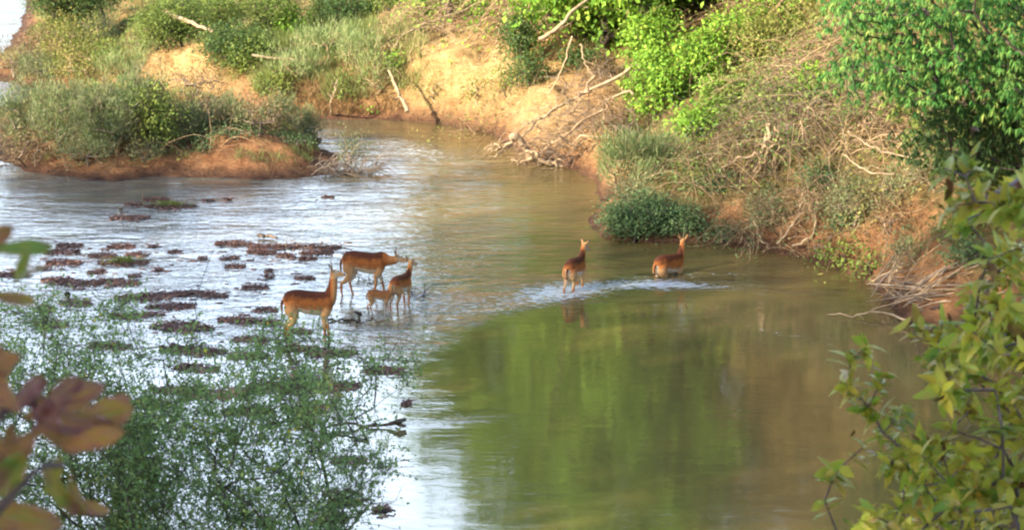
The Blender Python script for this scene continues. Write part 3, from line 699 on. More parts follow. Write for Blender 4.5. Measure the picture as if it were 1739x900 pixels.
# bright green vines
GV = 'bright green vine bushes'
for a in [
    ('leafy', 1060, 60, 110, 90, 'bright green vine bush at the top, left of the curtain', 1.2),
    ('leafy', 1150, 30, 150, 100, 'bright green vines at the top edge of the slope', 1.2),
    ('leafy', 1110, 130, 110, 130, 'hanging curtain of bright green vines above the hollow', 1.1),
    ('leafy', 1120, 205, 130, 120, 'lower part bush of the bright green vine curtain', 1.0),
    ('leafy', 1190, 150, 110, 110, 'bright green vine bush leaning into the dry brush', 1.0),
    ('leafy', 1175, 255, 110, 80, 'trailing green vines low beside the exposed roots', 1.0),
    ('mid', 1250, 215, 130, 110, 'duller green vines threaded through the dry brush', .8),
    ('leafy', 1260, 110, 120, 110, 'bright green vine bush beside the tan brush near the top', 1.0),
    ('leafy', 1225, 215, 90, 90, 'green leafy vines just above the exposed roots', 1.0),
    ('leafy', 1340, 60, 130, 90, 'yellowish vine bush among tan stems near the top edge', .6),
    ('leafy', 1085, 20, 120, 80, 'bright vine bush cut by the top edge of the slope', 1.0),
]: bush(a[0], a[1], a[2], a[3], a[4], a[5], name='vine_bush', cat='vine', group=GV, dens=a[6], depth=.6, dry=8)

# ------------------------------------------------------------------ right bank slope
GD = 'dry brush on the right bank'
tangle(1370, 60, 220, 130, 200, 'tan dry brush at the top of the right slope', group=GD, sweep=(-.6, -.3, .2), green=.35, gkind='yellow', r=.014)
tangle(1410, 150, 230, 150, 250, 'thick tangle of long tan stems in the middle of the right slope', group=GD, sweep=(-1.1, -.3, -.1), green=.3, gkind='mid', r=.014)
tangle(1410, 235, 230, 130, 220, 'grey tangle of twigs below the long tan stems', group=GD, sweep=(-1.0, -.4, -.2), green=.45, gkind='mid', mat='greytwig', r=.011)
tangle(1460, 290, 230, 120, 170, 'drooping brown stems under the right hand tree', group=GD, sweep=(.6, -.5, -.1), green=.12, gkind='yellow', r=.012)
tangle(1330, 340, 330, 90, 190, 'low dry weeds and twigs halfway down the right bank', group=GD, sweep=(-.3, -.4, .1), green=.35, gkind='teal', r=.008, depth=.5)
tangle(1350, 405, 180, 90, 110, 'curved dead stems leaning to the water behind the far right antelope', group=GD, sweep=(-.5, -.5, .3), green=.2, gkind='teal', r=.012, depth=.4)
tangle(1560, 360, 200, 100, 120, 'dry weeds above the orange clay cut', group=GD, sweep=(-.3, -.5, .1), green=.2, gkind='yellow', r=.008)
tangle(1170, 235, 120, 60, 50, 'brown dry twigs left of the exposed roots', group=GD, sweep=(-.8, -.3, .1), r=.008)
GR = 'low bushes on the right bank'
for a in [
    ('palegrass', 1080, 325, 170, 95, 'pale grey green grassy bush right of the fallen limb', .8, .7),
    ('palegrass', 1125, 290, 120, 70, 'pale soft bush above the leafy shore bushes', .6, .7),
    ('yellow', 1300, 120, 120, 100, 'yellowish green bush mixed into the tan brush left of centre', 1.0, .6),
    ('yellow', 1390, 80, 110, 90, 'yellowish green bush mixed into the tan brush nearer the tree', .6, .6),
    ('leafy', 1380, 180, 100, 80, 'green bush between tan stems left of the drooping leaves', .6, .6),
    ('mid', 1310, 210, 120, 80, 'olive bush in the middle of the grey tangle', .6, .6),
    ('mid', 1180, 330, 110, 60, 'olive weed bush on the low bank behind the shore bushes', .6, .6),
    ('scrub', 1590, 330, 130, 70, 'grey green weeds on the slope under the dark tree', .6, .5),
    ('mid', 1640, 400, 110, 60, 'olive weeds on the slope at the right edge', .6, .5),
    ('brownish', 1510, 400, 90, 50, 'withered weeds hanging over the orange clay cut', .7, .5),
    ('mid', 1430, 455, 100, 40, 'olive weeds along the waterline right of the curved stems', .6, .4),
    ('scrub', 1560, 450, 120, 50, 'grey weeds behind the driftwood heap', .6, .4),
    ('teal', 1640, 455, 90, 60, 'green weeds on the bank right of the driftwood heap', .7, .5),
    ('mid', 1690, 330, 110, 70, 'olive bush in the shade under the dark tree at the right', .8, .5),
    ('brownish', 1400, 440, 110, 36, 'brown weeds along the waterline left of the clay cut', .7, .4),
    ('brownish', 1170, 300, 80, 60, 'faded brown bush under the vines', .6, .6),
    ('scrub', 1075, 362, 120, 60, 'grey green weed bush low on the shore bend', .7, .5),
    ('teal', 1075, 412, 120, 85, 'dense leafy shore bush left of the far right antelope', 1.3, .5),
    ('teal', 1130, 405, 140, 75, 'dense green shore bush behind the far right antelope head', 1.2, .5),
    ('teal', 1160, 412, 90, 45, 'dark leafy bush at the waterline behind the far right antelope', 1.2, .5),
    ('teal', 1225, 415, 80, 34, 'low leafy bush at the waterline right of the antelope', .9, .5),
    ('teal', 1215, 330, 110, 36, 'bluish bush in front of the exposed roots', .9, .6),
    ('scrub', 1300, 395, 100, 60, 'grey green weeds beside the curved dead stems', .6, .5),
    ('teal', 1395, 330, 80, 60, 'bluish green bush over a dark hole in the bank', .8, .6),
    ('scrub', 1450, 390, 100, 90, 'grey green weed bush left of the orange clay cut', .7, .5),
    ('teal', 1425, 400, 50, 40, 'small bluish plant on the clay slope', .8, .6),
    ('mid', 1480, 465, 80, 34, 'low green plant at the foot of the orange clay cut', .8, .5),
    ('scrub', 1520, 350, 120, 60, 'thin green grey weeds above the orange clay cut', .5, .5),
    ('yellow', 1300, 270, 70, 45, 'small yellow green clump in the grey tangle', .5, .6),
]: bush(a[0], a[1], a[2], a[3], a[4], a[5], group=GR, dens=a[6], depth=a[7])

# ------------------------------------------------------------------ grass and litter
def grass(name, label, n, region, mat, L, Wd, dens_fn=None, up=1.0, per=9, seed=1):
    rng = np.random.default_rng(seed); mb = MB(); P = []
    x0, x1, y0, y1 = region
    x = rng.uniform(x0, x1, n); y = rng.uniform(y0, y1, n); h, dA, dB, dC, dI = height(x[None], y[None], True); h = h[0]
    px, py = proj(x, y, h); k = dens_fn(x, y, h, px, py, dA[0], dI[0]); keep = (rng.uniform(0, 1, n) < k) & (px > -60) & (px < 1800)
    x, y, h = x[keep], y[keep], h[keep]; m = len(x)
    B_ = np.repeat(np.stack([x, y, h - .03], 1), per, 0) + rng.normal(size=(m * per, 3)) * np.array([.09, .09, 0])
    A = unit(rng.normal(size=(m * per, 3)) * np.array([.35, .35, .1]) + np.array([0, 0, up])); N = rng.normal(size=(m * per, 3))
    tn = np.clip(np.repeat(fbm(x * .6, y * .6, 44, 3), per) * 1.3 - .15 + rng.normal(0, .15, m * per), 0, 1)
    leaves(mb, B_, A, N, L * rng.uniform(.4, 1.2, m * per), Wd, 'blade', .35, tn)
    o = mb.obj(name, G[mat], origin=(0, 50, 0)); tag(o, label, 'grass', kind='stuff')
def d_far(x, y, h, px, py, dA, dI):
    a = ((px > 430) & (px < 720) & (py > 40) & (py < 195) & (dA > .5)) * 1.0
    return a * (fbm(x * .9, y * .9, 5) > .44)
grass('tall_grass', 'tall pale green grass on the far bank beside the cliff', 12000, (-10, 0, 58, 78), 'grass', .55, .022, d_far, seed=2)
def d_hang(x, y, h, px, py, dA, dI): return ((px > 470) & (px < 690) & (dA > .1) & (dA < 3)) * .5
grass('dry_grass', 'dry brown grass on the low far bank', 8000, (-9, -2, 59, 66), 'straw', .4, .018, d_hang, seed=3, up=.6)
def d_left(x, y, h, px, py, dA, dI): return ((dA > .8) & (px < 460) & (px > -40)) * (.25 + .6 * (fbm(x * .4, y * .4, 6) > .5)) * ~((px > 235) & (px < 345) & (py > 75) & (py < 150))
grass('short_grass', 'short yellowish grass on the land beyond the island', 26000, (-30, -6, 62, 108), 'grass', .28, .02, d_left, seed=4, per=8)
def d_isl(x, y, h, px, py, dA, dI): return ((dI > .8)) * (fbm(x * .8, y * .8, 16) > .42) * .9
grass('island_grass', 'low grass on top of the island', 6000, (-16, -3, 50, 64), 'grass', .25, .014, d_isl, seed=5)
def d_right(x, y, h, px, py, dA, dI): return ((dA > 2.4) & (px > 700)) * (.15 + .75 * (fbm(x * .7, y * .7, 17) > .47))
grass('slope_grass', 'withered grass and litter on the right slope', 17000, (-3, 20, 34, 75), 'straw', .38, .016, d_right, seed=6, up=.5)
def d_right2(x, y, h, px, py, dA, dI): return ((dA > .5) & (dA < 3.5) & (px > 1000)) * (.1 + .6 * (fbm(x * .9, y * .9, 18) > .5))
grass('shore_grass', 'thin greenish weeds on the lower right bank', 9000, (1, 14, 34, 56), 'straw', .25, .013, d_right2, seed=8, up=.5)
def d_near(x, y, h, px, py, dA, dI): return np.ones_like(x) * .8
grass('near_bank_grass', 'dry grass on the near bank below the viewpoint', 5000, (-9, 9, 4, 16.5), 'grass', .35, .012, d_near, seed=9, up=.7)
# ------------------------------------------------------------------ fallen wood
def Y_(px, py, Y): return at_y(px, py, Y)
rngw = np.random.default_rng(55)
r = thing('fallen_tree', at_z(955, 283), 'long bare fallen limb reaching from the vines down to the water', 'fallen tree')
mb = MB(); branchy(mb, rngw, [Y_(1075, 112, 54.5), Y_(1010, 150, 54.3), Y_(950, 185, 54), Y_(905, 215, 53.8), Y_(884, 236, 53.6)], .05, .03, 14, 1.3, 6, 2, .5, tint=.8)
mb.obj('limb', B['pale'], r)
mb = MB(); branchy(mb, rngw, [Y_(1075, 160, 53.5), Y_(1040, 168, 53.4), Y_(1000, 205, 53.2), Y_(960, 228, 53), Y_(920, 245, 52.9)], .045, .016, 12, 1.1, 5, 2, .5); mb.obj('branch', B['twig'], r)
mb = MB(); branchy(mb, rngw, [Y_(1055, 240, 52.6), Y_(1000, 236, 52.6), Y_(950, 244, 52.5), Y_(915, 250, 52.4), Y_(880, 262, 52.2)], .04, .015, 12, .9, 5, 2, .5); mb.obj('branch', B['twig'], r)
mb = MB(); branchy(mb, rngw, [Y_(1010, 130, 54.6), Y_(985, 165, 54), Y_(960, 215, 53.3), Y_(940, 255, 52.8)], .03, .012, 8, .9, 4, 1, .5); mb.obj('branch', B['twig'], r)
r = thing('tree_stump', at_z(915, 278), 'bleached uprooted stump with clawed roots lying in the water under the limb', 'stump')
mb = MB(); S0 = at_z(905, 280, .05)
def rel(px, py, dY=0): return Y_(px, py, S0[1] + dY)
tube(mb, [rel(866, 236), rel(873, 232, .05), rel(882, 238, .1), rel(893, 252, .15), rel(905, 268, .2), rel(925, 276, .3)], [.08, .12, .11, .09, .10, .07], 9, rough=.15, rng=rngw); mb.obj('trunk', B['pale'], r)
for path, w0 in [([(885, 245), (895, 262), (893, 280)], .06), ([(893, 252), (912, 262), (918, 278)], .06), ([(905, 268), (880, 276), (868, 270)], .05), ([(870, 240), (850, 252), (828, 256)], .05),
                 ([(868, 246), (845, 262), (830, 268)], .035), ([(915, 272), (945, 282), (965, 280)], .06), ([(850, 252), (838, 248), (822, 252)], .03), ([(925, 276), (955, 272), (985, 276)], .05)]:
    mb = MB(); branchy(mb, rngw, [rel(*q, dY=rngw.uniform(-.1, .25)) for q in path], w0, w0 * .35, 3, .3, 6, 1, .3); mb.obj('root', B['pale'], r)
def pole(name, pts, r0, r1, label, cat, mat='pale', side=0, l0=.5, sides=6, lvl=1):
    P = [np.array(p, float) for p in pts]
    ro = thing(name, P[0], label, cat); mb = MB(); branchy(mb, rngw, P, r0, r1, side, l0, sides, lvl if side else 0, .16); mb.obj('stem', B[mat], ro); return ro
def up(px, py, dz, Y=None):
    h = hit(px, py) if Y is None else Y_(px, py, Y); return h + np.array([0, 0, dz])
pole('dead_pole', [Y_(280, 20, 67.5), Y_(310, 33, 67), Y_(335, 43, 66.6), Y_(362, 55, 66.2)], .10, .045, 'bleached bare pole leaning out of the green bush row', 'dead trunk')
pole('dead_pole', [Y_(428, 94, 64), Y_(465, 99, 64), Y_(502, 101, 64)], .055, .025, 'short pale log lying level in front of the bushes', 'dead trunk')
pole('bare_sapling', [hit(564, 200), Y_(562, 175, 61), Y_(568, 155, 61), Y_(572, 135, 61.4)], .035, .015, 'thin leafless sapling standing at the low bank by the water', 'sapling', side=5, l0=.5)
pole('slanting_stem', [Y_(692, 190, 60), Y_(680, 165, 60.5), Y_(668, 140, 61), Y_(660, 120, 61.6)], .07, .035, 'pale stem slanting up the left corner of the sandy cliff', 'dead stem', side=3)
pole('bare_branch', [Y_(700, 105, 63), Y_(770, 80, 63), Y_(800, 62, 63), Y_(815, 40, 63.4)], .035, .015, 'curving pale branch just above the sandy cliff edge', 'branch', side=4)
pole('bare_branch', [Y_(665, 85, 63.5), Y_(700, 50, 64), Y_(760, 28, 64.5), Y_(822, 2, 65)], .045, .02, 'long pale branch arching along the top of the cliff', 'branch', side=6, l0=.9)
pole('bare_branch', [Y_(915, 68, 57), Y_(950, 45, 57), Y_(975, 18, 57.3), Y_(1010, -10, 58)], .07, .05, 'thick pale limb slanting over the shaded hollow to the top', 'branch', side=4, l0=.8)
pole('hanging_stem', [Y_(972, 62, 56), Y_(960, 100, 56), Y_(945, 140, 56), Y_(930, 160, 56)], .03, .015, 'thin pale stem hanging in front of the shaded hollow', 'branch', side=1)
pole('hanging_stem', [Y_(985, 75, 55.5), Y_(995, 110, 55.5), Y_(1008, 135, 55.4)], .03, .015, 'forked pale stem beside the vine curtain', 'branch', side=4)
# exposed roots under the vines
b0 = hit(1290, 285)
r = thing('exposed_roots', b0, 'pale forked exposed roots over a dark hollow in the right bank', 'roots')
yy = b0[1]
for path, w0, w1 in [([(1304, 212), (1303, 235), (1292, 262), (1280, 292)], .07, .03), ([(1302, 228), (1308, 250), (1296, 275), (1280, 305)], .04, .02), ([(1316, 215), (1320, 245), (1312, 285)], .025, .012),
                     ([(1290, 262), (1262, 266), (1238, 276), (1222, 285)], .045, .02), ([(1230, 288), (1212, 275), (1203, 268)], .02, .01)]:
    mb = MB(); branchy(mb, rngw, [Y_(*q, yy - .45) for q in path], w0, w1, 2, .4, 6, 1, .3); mb.obj('root', B['pale'], r)
pole('arching_stem', [Y_(1345, 418, 42.2), Y_(1375, 405, 42.2), Y_(1385, 380, 42.4), Y_(1385, 358, 42.7)], .035, .02, 'curved pale stem arching up from the waterline', 'dead stem', side=2)
pole('arching_stem', [Y_(1320, 415, 42.4), Y_(1345, 385, 42.6), Y_(1365, 345, 43.2), Y_(1372, 325, 43.5)], .035, .02, 'straight pale stem leaning inland beside the curved one', 'dead stem', side=2)
pole('arching_stem', [Y_(1305, 422, 42.2), Y_(1290, 400, 42.3), Y_(1280, 375, 42.6)], .02, .012, 'thin pale stem at the left of the curved stems', 'dead stem', side=1)
pole('drooping_stem', [Y_(1570, 272, 37.5), Y_(1520, 262, 38), Y_(1470, 245, 39), Y_(1440, 222, 39.5)], .02, .012, 'long pale stem drooping across the brown slope under the tree', 'dead stem', side=2)
pole('drooping_stem', [Y_(1520, 296, 38), Y_(1470, 290, 38.5), Y_(1432, 262, 39.5)], .02, .012, 'second pale stem drooping lower across the brown slope', 'dead stem', side=2)
# pile of driftwood sticks on the right shore
pb = at_z(1560, 535); r = thing('driftwood_pile', pb, 'heap of long bare driftwood sticks on the right shore below the clay cut', 'driftwood pile')
for i in range(84):
    u = rngw.uniform(0, 1); px0 = rngw.uniform(1470, 1560) ; py0 = 492 + (px0 - 1470) * .25 + rngw.uniform(-12, 38); px1 = px0 + rngw.uniform(20, 190); py1 = py0 + rngw.uniform(-75, 40)
    p0 = hit(px0, min(py0, 548)); p1 = hit(px1, py1); p0[2] += rngw.uniform(.03, .30); p1[2] = max(p1[2], 0) + rngw.uniform(.02, .35)
    mb = MB(); rr = rngw.uniform(.006, .024); mid = (p0 + p1) / 2 + rngw.normal(size=3) * .05; tube(mb, [p0, mid, p1], [rr * .4, rr * .8, rr * .7], 5, tint=rngw.uniform(0, 1)); mb.obj('stick', B['greytwig' if i % 3 else 'twig'], r)
pole('driftwood_stick', [at_z(1405, 534, .03), at_z(1450, 535, .06), at_z(1500, 533, .1), at_z(1545, 545, .12)], .012, .028, 'pale driftwood stick reaching left over the calm water from the pile', 'stick', side=2, l0=.3)
pole('driftwood_stick', [at_z(1470, 475, .04), at_z(1510, 483, .12), at_z(1560, 497, .2), at_z(1610, 505, .25)], .02, .03, 'long pale stick lying along the top of the driftwood pile', 'stick', side=3, l0=.4)

# ------------------------------------------------------------------ debris in the shallows
def debris_mat():
    m, n = newmat('wet_debris'); g = geo(n); f = math_(n, 'ADD', math_(n, 'MULTIPLY', attr(n, 'tint').outputs['Fac'], .7), math_(n, 'MULTIPLY', noise(n, 14, 4, g), .4))
    col = ramp(n, f, [(.15, (.045, .022, .020)), (.45, (.115, .050, .038)), (.7, (.20, .095, .065)), (.95, (.30, .18, .12))])
    p = N_(n, 'ShaderNodeBsdfPrincipled'); n.links.new(col, p.inputs['Base Color']); p.inputs['Roughness'].default_value = .6
    o = N_(n, 'ShaderNodeOutputMaterial'); n.links.new(p.outputs[0], o.inputs[0]); return m
DM = debris_mat()
def chunk(mb, rng, c, sx, sy, sz, tint):
    th = np.linspace(0, 2 * math.pi, 7)[:-1] + rng.uniform(0, 1); rr = 1 + rng.uniform(-.35, .35, 6)
    lo = np.stack([c[0] + np.cos(th) * rr * sx, c[1] + np.sin(th) * rr * sy, np.full(6, c[2] - .06)], 1)
    hi = np.stack([c[0] + np.cos(th) * rr * sx * .6, c[1] + np.sin(th) * rr * sy * .6, c[2] + sz * rng.uniform(.5, 1, 6)], 1)
    top = np.array([[c[0], c[1], c[2] + sz]]); k = np.arange(6); k2 = (k + 1) % 6
    t = tint + rng.uniform(-.15, .15)
    mb.add(np.vstack([lo, hi]), np.stack([k, k2, k2 + 6, k + 6], 1), t); mb.add(np.vstack([hi, top]), np.stack([k, k2, np.full(6, 6)], 1), t + .1)
def mat_mesh(rng, L, D, green=0):
    """litter caught on the river bed: leaves, bark and stones, within a ragged long outline"""
    mb = MB(); n = int(30 + L * D * 420)
    spine = [(0, 0)];
    for i in range(n):
        x = rng.uniform(-.5, .5); wv = .22 * math.sin(x * 7 + L * 3) ; y = rng.normal(0, .24) * (1 - (2 * x) ** 2 * .6) + wv * .6
        s = rng.uniform(.012, .045)
        if fbm(np.array([x * L * 3.0]), np.array([y * D * 5.0]), int(L * 97), 3)[0] < .40: continue
        chunk(mb, rng, (x * L, y * D, 0), s * rng.uniform(1, 2.2), s, rng.uniform(.006, .032) * (1.3 - abs(x)), rng.uniform(.1, .8))
    for i in range(n // 6):
        x = rng.uniform(-.5, .5) * L; y = rng.normal(0, .2) * D; a = rng.uniform(0, 3.14); l = rng.uniform(.06, .28); p = np.array([x, y, rng.uniform(.02, .07)])
        q = p + np.array([math.cos(a) * l, math.sin(a) * l * .5, rng.uniform(-.02, .04)]); segs(mb, [p], [q], [.007], [.004], 3, rng.uniform(.1, .9))
    m2 = MB(); k = int(n * 1.6); P = np.stack([rng.uniform(-.52, .52, k) * L, rng.normal(0, .26, k) * D, rng.uniform(.01, .05, k)], 1)
    P[:, 1] *= (1 - (2 * P[:, 0] / L) ** 2 * .7)
    leaves(mb, P, rng.normal(size=(k, 3)) * np.array([1, 1, .2]), rng.normal(size=(k, 3)) * .5 + np.array([0, 0, 1]), .07, .04, tint=rng.uniform(0, 1, k))
    g = None
    if green:
        g = MB(); k = int(260 * L * green); P = np.stack([rng.normal(0, .2, k) * L, rng.normal(0, .17, k) * D, rng.uniform(.03, .12, k)], 1)
        leaves(g, P, rng.normal(size=(k, 3)) + np.array([0, 0, .8]), rng.normal(size=(k, 3)) + np.array([0, 0, 1]), .07, .028, tint=rng.uniform(0, 1, k))
    return mb, g
ROWS = [('off the island', [(265, 340, 42, 0), (287, 351, 75, 1), (225, 352, 26, 0), (221, 371, 62, 0), (355, 339, 20, 0), (390, 338, 14, 0), (560, 337, 20, 0)]),
    ('beside the stretching antelope', [(395, 415, 62, 0), (450, 421, 55, 0), (443, 429, 42, 0), (490, 424, 55, 0), (527, 416, 24, 0), (540, 429, 46, 0), (117, 417, 46, 0), (105, 430, 55, 0), (200, 422, 48, 0), (236, 430, 34, 0), (255, 418, 16, 0), (565, 421, 30, 0)]),
    ('level with the left antelope heads', [(395, 440, 30, 0), (488, 438, 32, 0), (525, 440, 26, 0), (300, 432, 17, 0), (342, 437, 15, 0), (178, 436, 40, 0), (105, 446, 68, 0), (75, 456, 22, 0), (212, 448, 85, 1), (271, 457, 13, 0), (168, 462, 30, 0), (225, 467, 18, 0), (400, 455, 34, 0), (462, 457, 14, 0), (455, 469, 12, 0)]),
    ('level with the nearest antelope back', [(520, 473, 30, 0), (430, 491, 48, 0), (98, 473, 52, 0), (130, 482, 92, 0), (192, 480, 72, 0), (262, 500, 115, 0), (335, 496, 66, 0), (288, 519, 85, 0), (372, 502, 40, 0), (130, 517, 62, 0), (82, 530, 18, 0), (20, 470, 50, 0)]),
    ('level with the nearest antelope belly', [(455, 528, 34, 0), (405, 541, 72, 0), (455, 546, 46, 0), (262, 537, 38, 0), (215, 541, 60, 0), (297, 549, 70, 0), (305, 562, 58, 0), (345, 560, 40, 0), (90, 552, 60, 0)]),
    ('level with the nearest antelope hooves', [(508, 561, 28, 0), (505, 590, 62, 0), (560, 600, 84, 0), (330, 592, 120, 0), (430, 575, 60, 0), (330, 622, 82, 0), (190, 590, 80, 0), (425, 607, 60, 0)]),
    ('behind the feathery shrubs', [(650, 628, 76, 0), (560, 655, 100, 0), (470, 655, 90, 0), (370, 672, 110, 0), (300, 660, 80, 0), (690, 683, 12, 0), (590, 786, 52, 0), (520, 700, 60, 0), (250, 690, 80, 0), (420, 700, 90, 0), (575, 856, 46, 0), (560, 880, 60, 0), (648, 868, 30, 0)])]
ORD = 'first second third fourth fifth sixth seventh eighth ninth tenth eleventh twelfth thirteenth fourteenth fifteenth'.split()
rngd = np.random.default_rng(99)
for rowname, items in ROWS:
    items = sorted(items)
    for i, (px, py, wp, g) in enumerate(items):
        b = at_z(px + rngd.uniform(-5, 5), py + rngd.uniform(-4, 4), 0); s = scale_at(b[1]); L = wp / s * rngd.uniform(.85, 1.2); D = max(.22, min(L * .75, (8 + wp * .085) / s * 3.0)); b[2] = 0
        size = 'tiny' if wp < 24 else 'small' if wp < 44 else 'broad' if wp < 80 else 'very long'
        wh = ORD[i] + ' from the left'
        if i == 0: wh = 'leftmost'
        if i == len(items) - 1: wh = 'rightmost'
        mb, gm = mat_mesh(rngd, L, D, g)
        lab = f"{size} {'green topped' if g else 'reddish brown'} debris, {wh} {rowname}"
        lab = f"{size} {'green topped' if g else 'dark'} debris clump {rowname}, {wh}"
        if gm is not None:
            t = thing('debris_clump', b, lab, 'debris', 'dark debris clumps in the shallows')
            mb.obj('litter', DM, t, origin=(0, 0, 0)); gm.obj('weed_foliage', G['mid'], t, origin=(0, 0, 0))
        else:
            o = mb.obj('debris_clump', DM); o.location = Vector(b); o.rotation_euler.z = rngd.uniform(-.3, .3); tag(o, lab, 'debris', 'dark debris clumps in the shallows')
# loose scraps between the clumps
rgs = np.random.default_rng(123); sc_ = MB(); k_ = 0
allc = [(px, py, wp) for _, it in ROWS for px, py, wp, g_ in it]
for px, py, wp in allc:
    for q_ in range(rgs.integers(3, 9)):
        x_ = px + rgs.normal(0, .75) * wp * .8 + rgs.normal(0, 12); y_ = py + rgs.normal(0, 7)
        if y_ < 332 or x_ > 700: continue
        p_ = at_z(x_, y_); e_ = rgs.uniform(.02, .07); chunk(sc_, rgs, (p_[0], p_[1], -.005), e_ * rgs.uniform(1, 3.2), e_ * .8, rgs.uniform(.01, .03), rgs.uniform(.1, .8))
so_ = sc_.obj('river_litter', DM, origin=(-8, 38, 0)); tag(so_, 'scraps of dead leaves and bark strewn over the shallows', kind='stuff')
def log(px0, py0, px1, py1, r0, r1, label, z=.03, cat='log', side=0, name='log', mat='bark', bend=.05):
    a, c = at_z(px0, py0, z), at_z(px1, py1, z); P = [a, (a + c) / 2 + np.array([0, bend, .02]), c]
    ro = thing(name, a, label, cat); mb = MB(); branchy(mb, rngw, P, r0, r1, side, .25, 7, 1 if side else 0, .2); mb.obj('stem', B[mat], ro); return ro
log(545, 728, 640, 722, .018, .03, 'thin tail of the sunken log in the calm white water', name='stick', cat='stick')
r = thing('log', at_z(688, 716), 'dark sunken log with a raised split end in the pale water', 'log'); mb = MB()
tube(mb, [at_z(630, 724, .02), at_z(660, 720, .06), at_z(678, 715, .12), at_z(688, 712, .12)], [.012, .03, .042, .03], 8, rough=.2, rng=rngw)
tube(mb, [at_z(672, 719, .04), at_z(682, 722, .06), at_z(689, 723, .04)], [.018, .03, .018], 7, rough=.2, rng=rngw); mb.obj('trunk', B['bark'], r)
log(505, 690, 560, 686, .02, .02, 'short dark stick floating above the sunken log', name='stick', cat='stick')
log(270, 591, 372, 594, .045, .035, 'long dark log half sunk behind the feathery shrub', side=3)
log(555, 543, 612, 545, .03, .018, 'dark thin stick on the water right of the nearest antelope legs', name='stick', cat='stick', side=2)
log(612, 548, 650, 546, .012, .01, 'reddish thin stick end on the water below the fawn', name='stick', cat='stick')
log(550, 842, 615, 836, .05, .035, 'pale grey log lying at the water edge behind the shrub', mat='greytwig', z=.08)
log(438, 401, 470, 404, .055, .03, 'small grey stump piece above the upper debris row', mat='greytwig', z=.06, name='driftwood')
log(530, 420, 598, 424, .02, .012, 'thin dark stick reaching right from the upper debris row', name='stick', cat='stick', side=2)
log(470, 572, 500, 571, .02, .015, 'short dark stick beside the hind hoof of the nearest antelope', name='stick', cat='stick', side=1)
log(640, 872, 672, 866, .02, .012, 'dark stick floating in the white water at the bottom', name='stick', cat='stick')
pole('snag', [at_z(612, 534, -.02), at_z(607, 532, .12), at_z(604, 531, .22)], .03, .015, 'small dark snag poking up left of the fawn', 'snag', mat='bark', side=3, l0=.18)
pole('snag', [at_z(112, 500, -.02), at_z(114, 499, .12), at_z(111, 499, .2)], .05, .02, 'small black stub standing in the left shallows', 'snag', mat='bark', side=2, l0=.1)
pole('snag', [at_z(203, 355, -.02), at_z(206, 354, .1), at_z(199, 353, .18)], .025, .015, 'tiny white twig beside the green topped debris', 'snag', mat='pale', side=3, l0=.15)
for k, (px, py, lab) in enumerate([(703, 500, 'wiry dark brushwood in the water right of the antelope seen from behind'), (628, 478, 'fine twigs in the water under the antelope with lowered head'), (505, 418, 'reddish twig tuft on the upper debris row')]):
    b = at_z(px, py); ro = thing('brushwood', b, lab, 'brushwood'); mb = MB(); rg = np.random.default_rng(k)
    for i in range(16 if k < 2 else 12): 
        a = unit((rg.normal(size=3) * np.array([1, .6, .3]) + np.array([0, 0, .7]))[None])[0]; l = rg.uniform(.2, .5) if k < 2 else .22
        o_ = b + np.array([rg.normal(0, .12), rg.normal(0, .15), -.02]); tube(mb, [o_, o_ + a * l * .6, o_ + a * l + np.array([rg.normal(0, .1), 0, -.1])], [.010, .004], 3, n=7)
    mb.obj('stem', B['bark' if k < 2 else 'twig'], ro)
# ------------------------------------------------------------------ antelopes (one skin each, grown round a jointed skeleton)
def hide():
    m, n = newmat('antelope_hide'); c = n.nodes.new('ShaderNodeVertexColor'); c.layer_name = 'coat'
    g = geo(n); nn = noise(n, 30, 4, g); n2_ = noise(n, 7, 5, g); f = math_(n, 'MULTIPLY', math_(n, 'MULTIPLY_ADD', nn, .7, .65), math_(n, 'MULTIPLY_ADD', n2_, .8, .6))
    col = mixc(n, 1.0, c.outputs[0], (1, 1, 1), 'MULTIPLY'); hs = N_(n, 'ShaderNodeHueSaturation'); n.links.new(col, hs.inputs['Color']); n.links.new(f, hs.inputs['Value'])
    p = N_(n, 'ShaderNodeBsdfPrincipled'); n.links.new(hs.outputs[0], p.inputs['Base Color']); p.inputs['Roughness'].default_value = .7; p.inputs['Specular IOR Level'].default_value = .08
    o = N_(n, 'ShaderNodeOutputMaterial'); n.links.new(p.outputs[0], o.inputs[0]); return m
HIDE = hide()
em, en = newmat('dark_eye'); ep = N_(en, 'ShaderNodeBsdfPrincipled'); ep.inputs['Base Color'].default_value = (.01, .008, .006, 1); ep.inputs['Roughness'].default_value = .15
eo = N_(en, 'ShaderNodeOutputMaterial'); en.links.new(ep.outputs[0], eo.inputs[0])
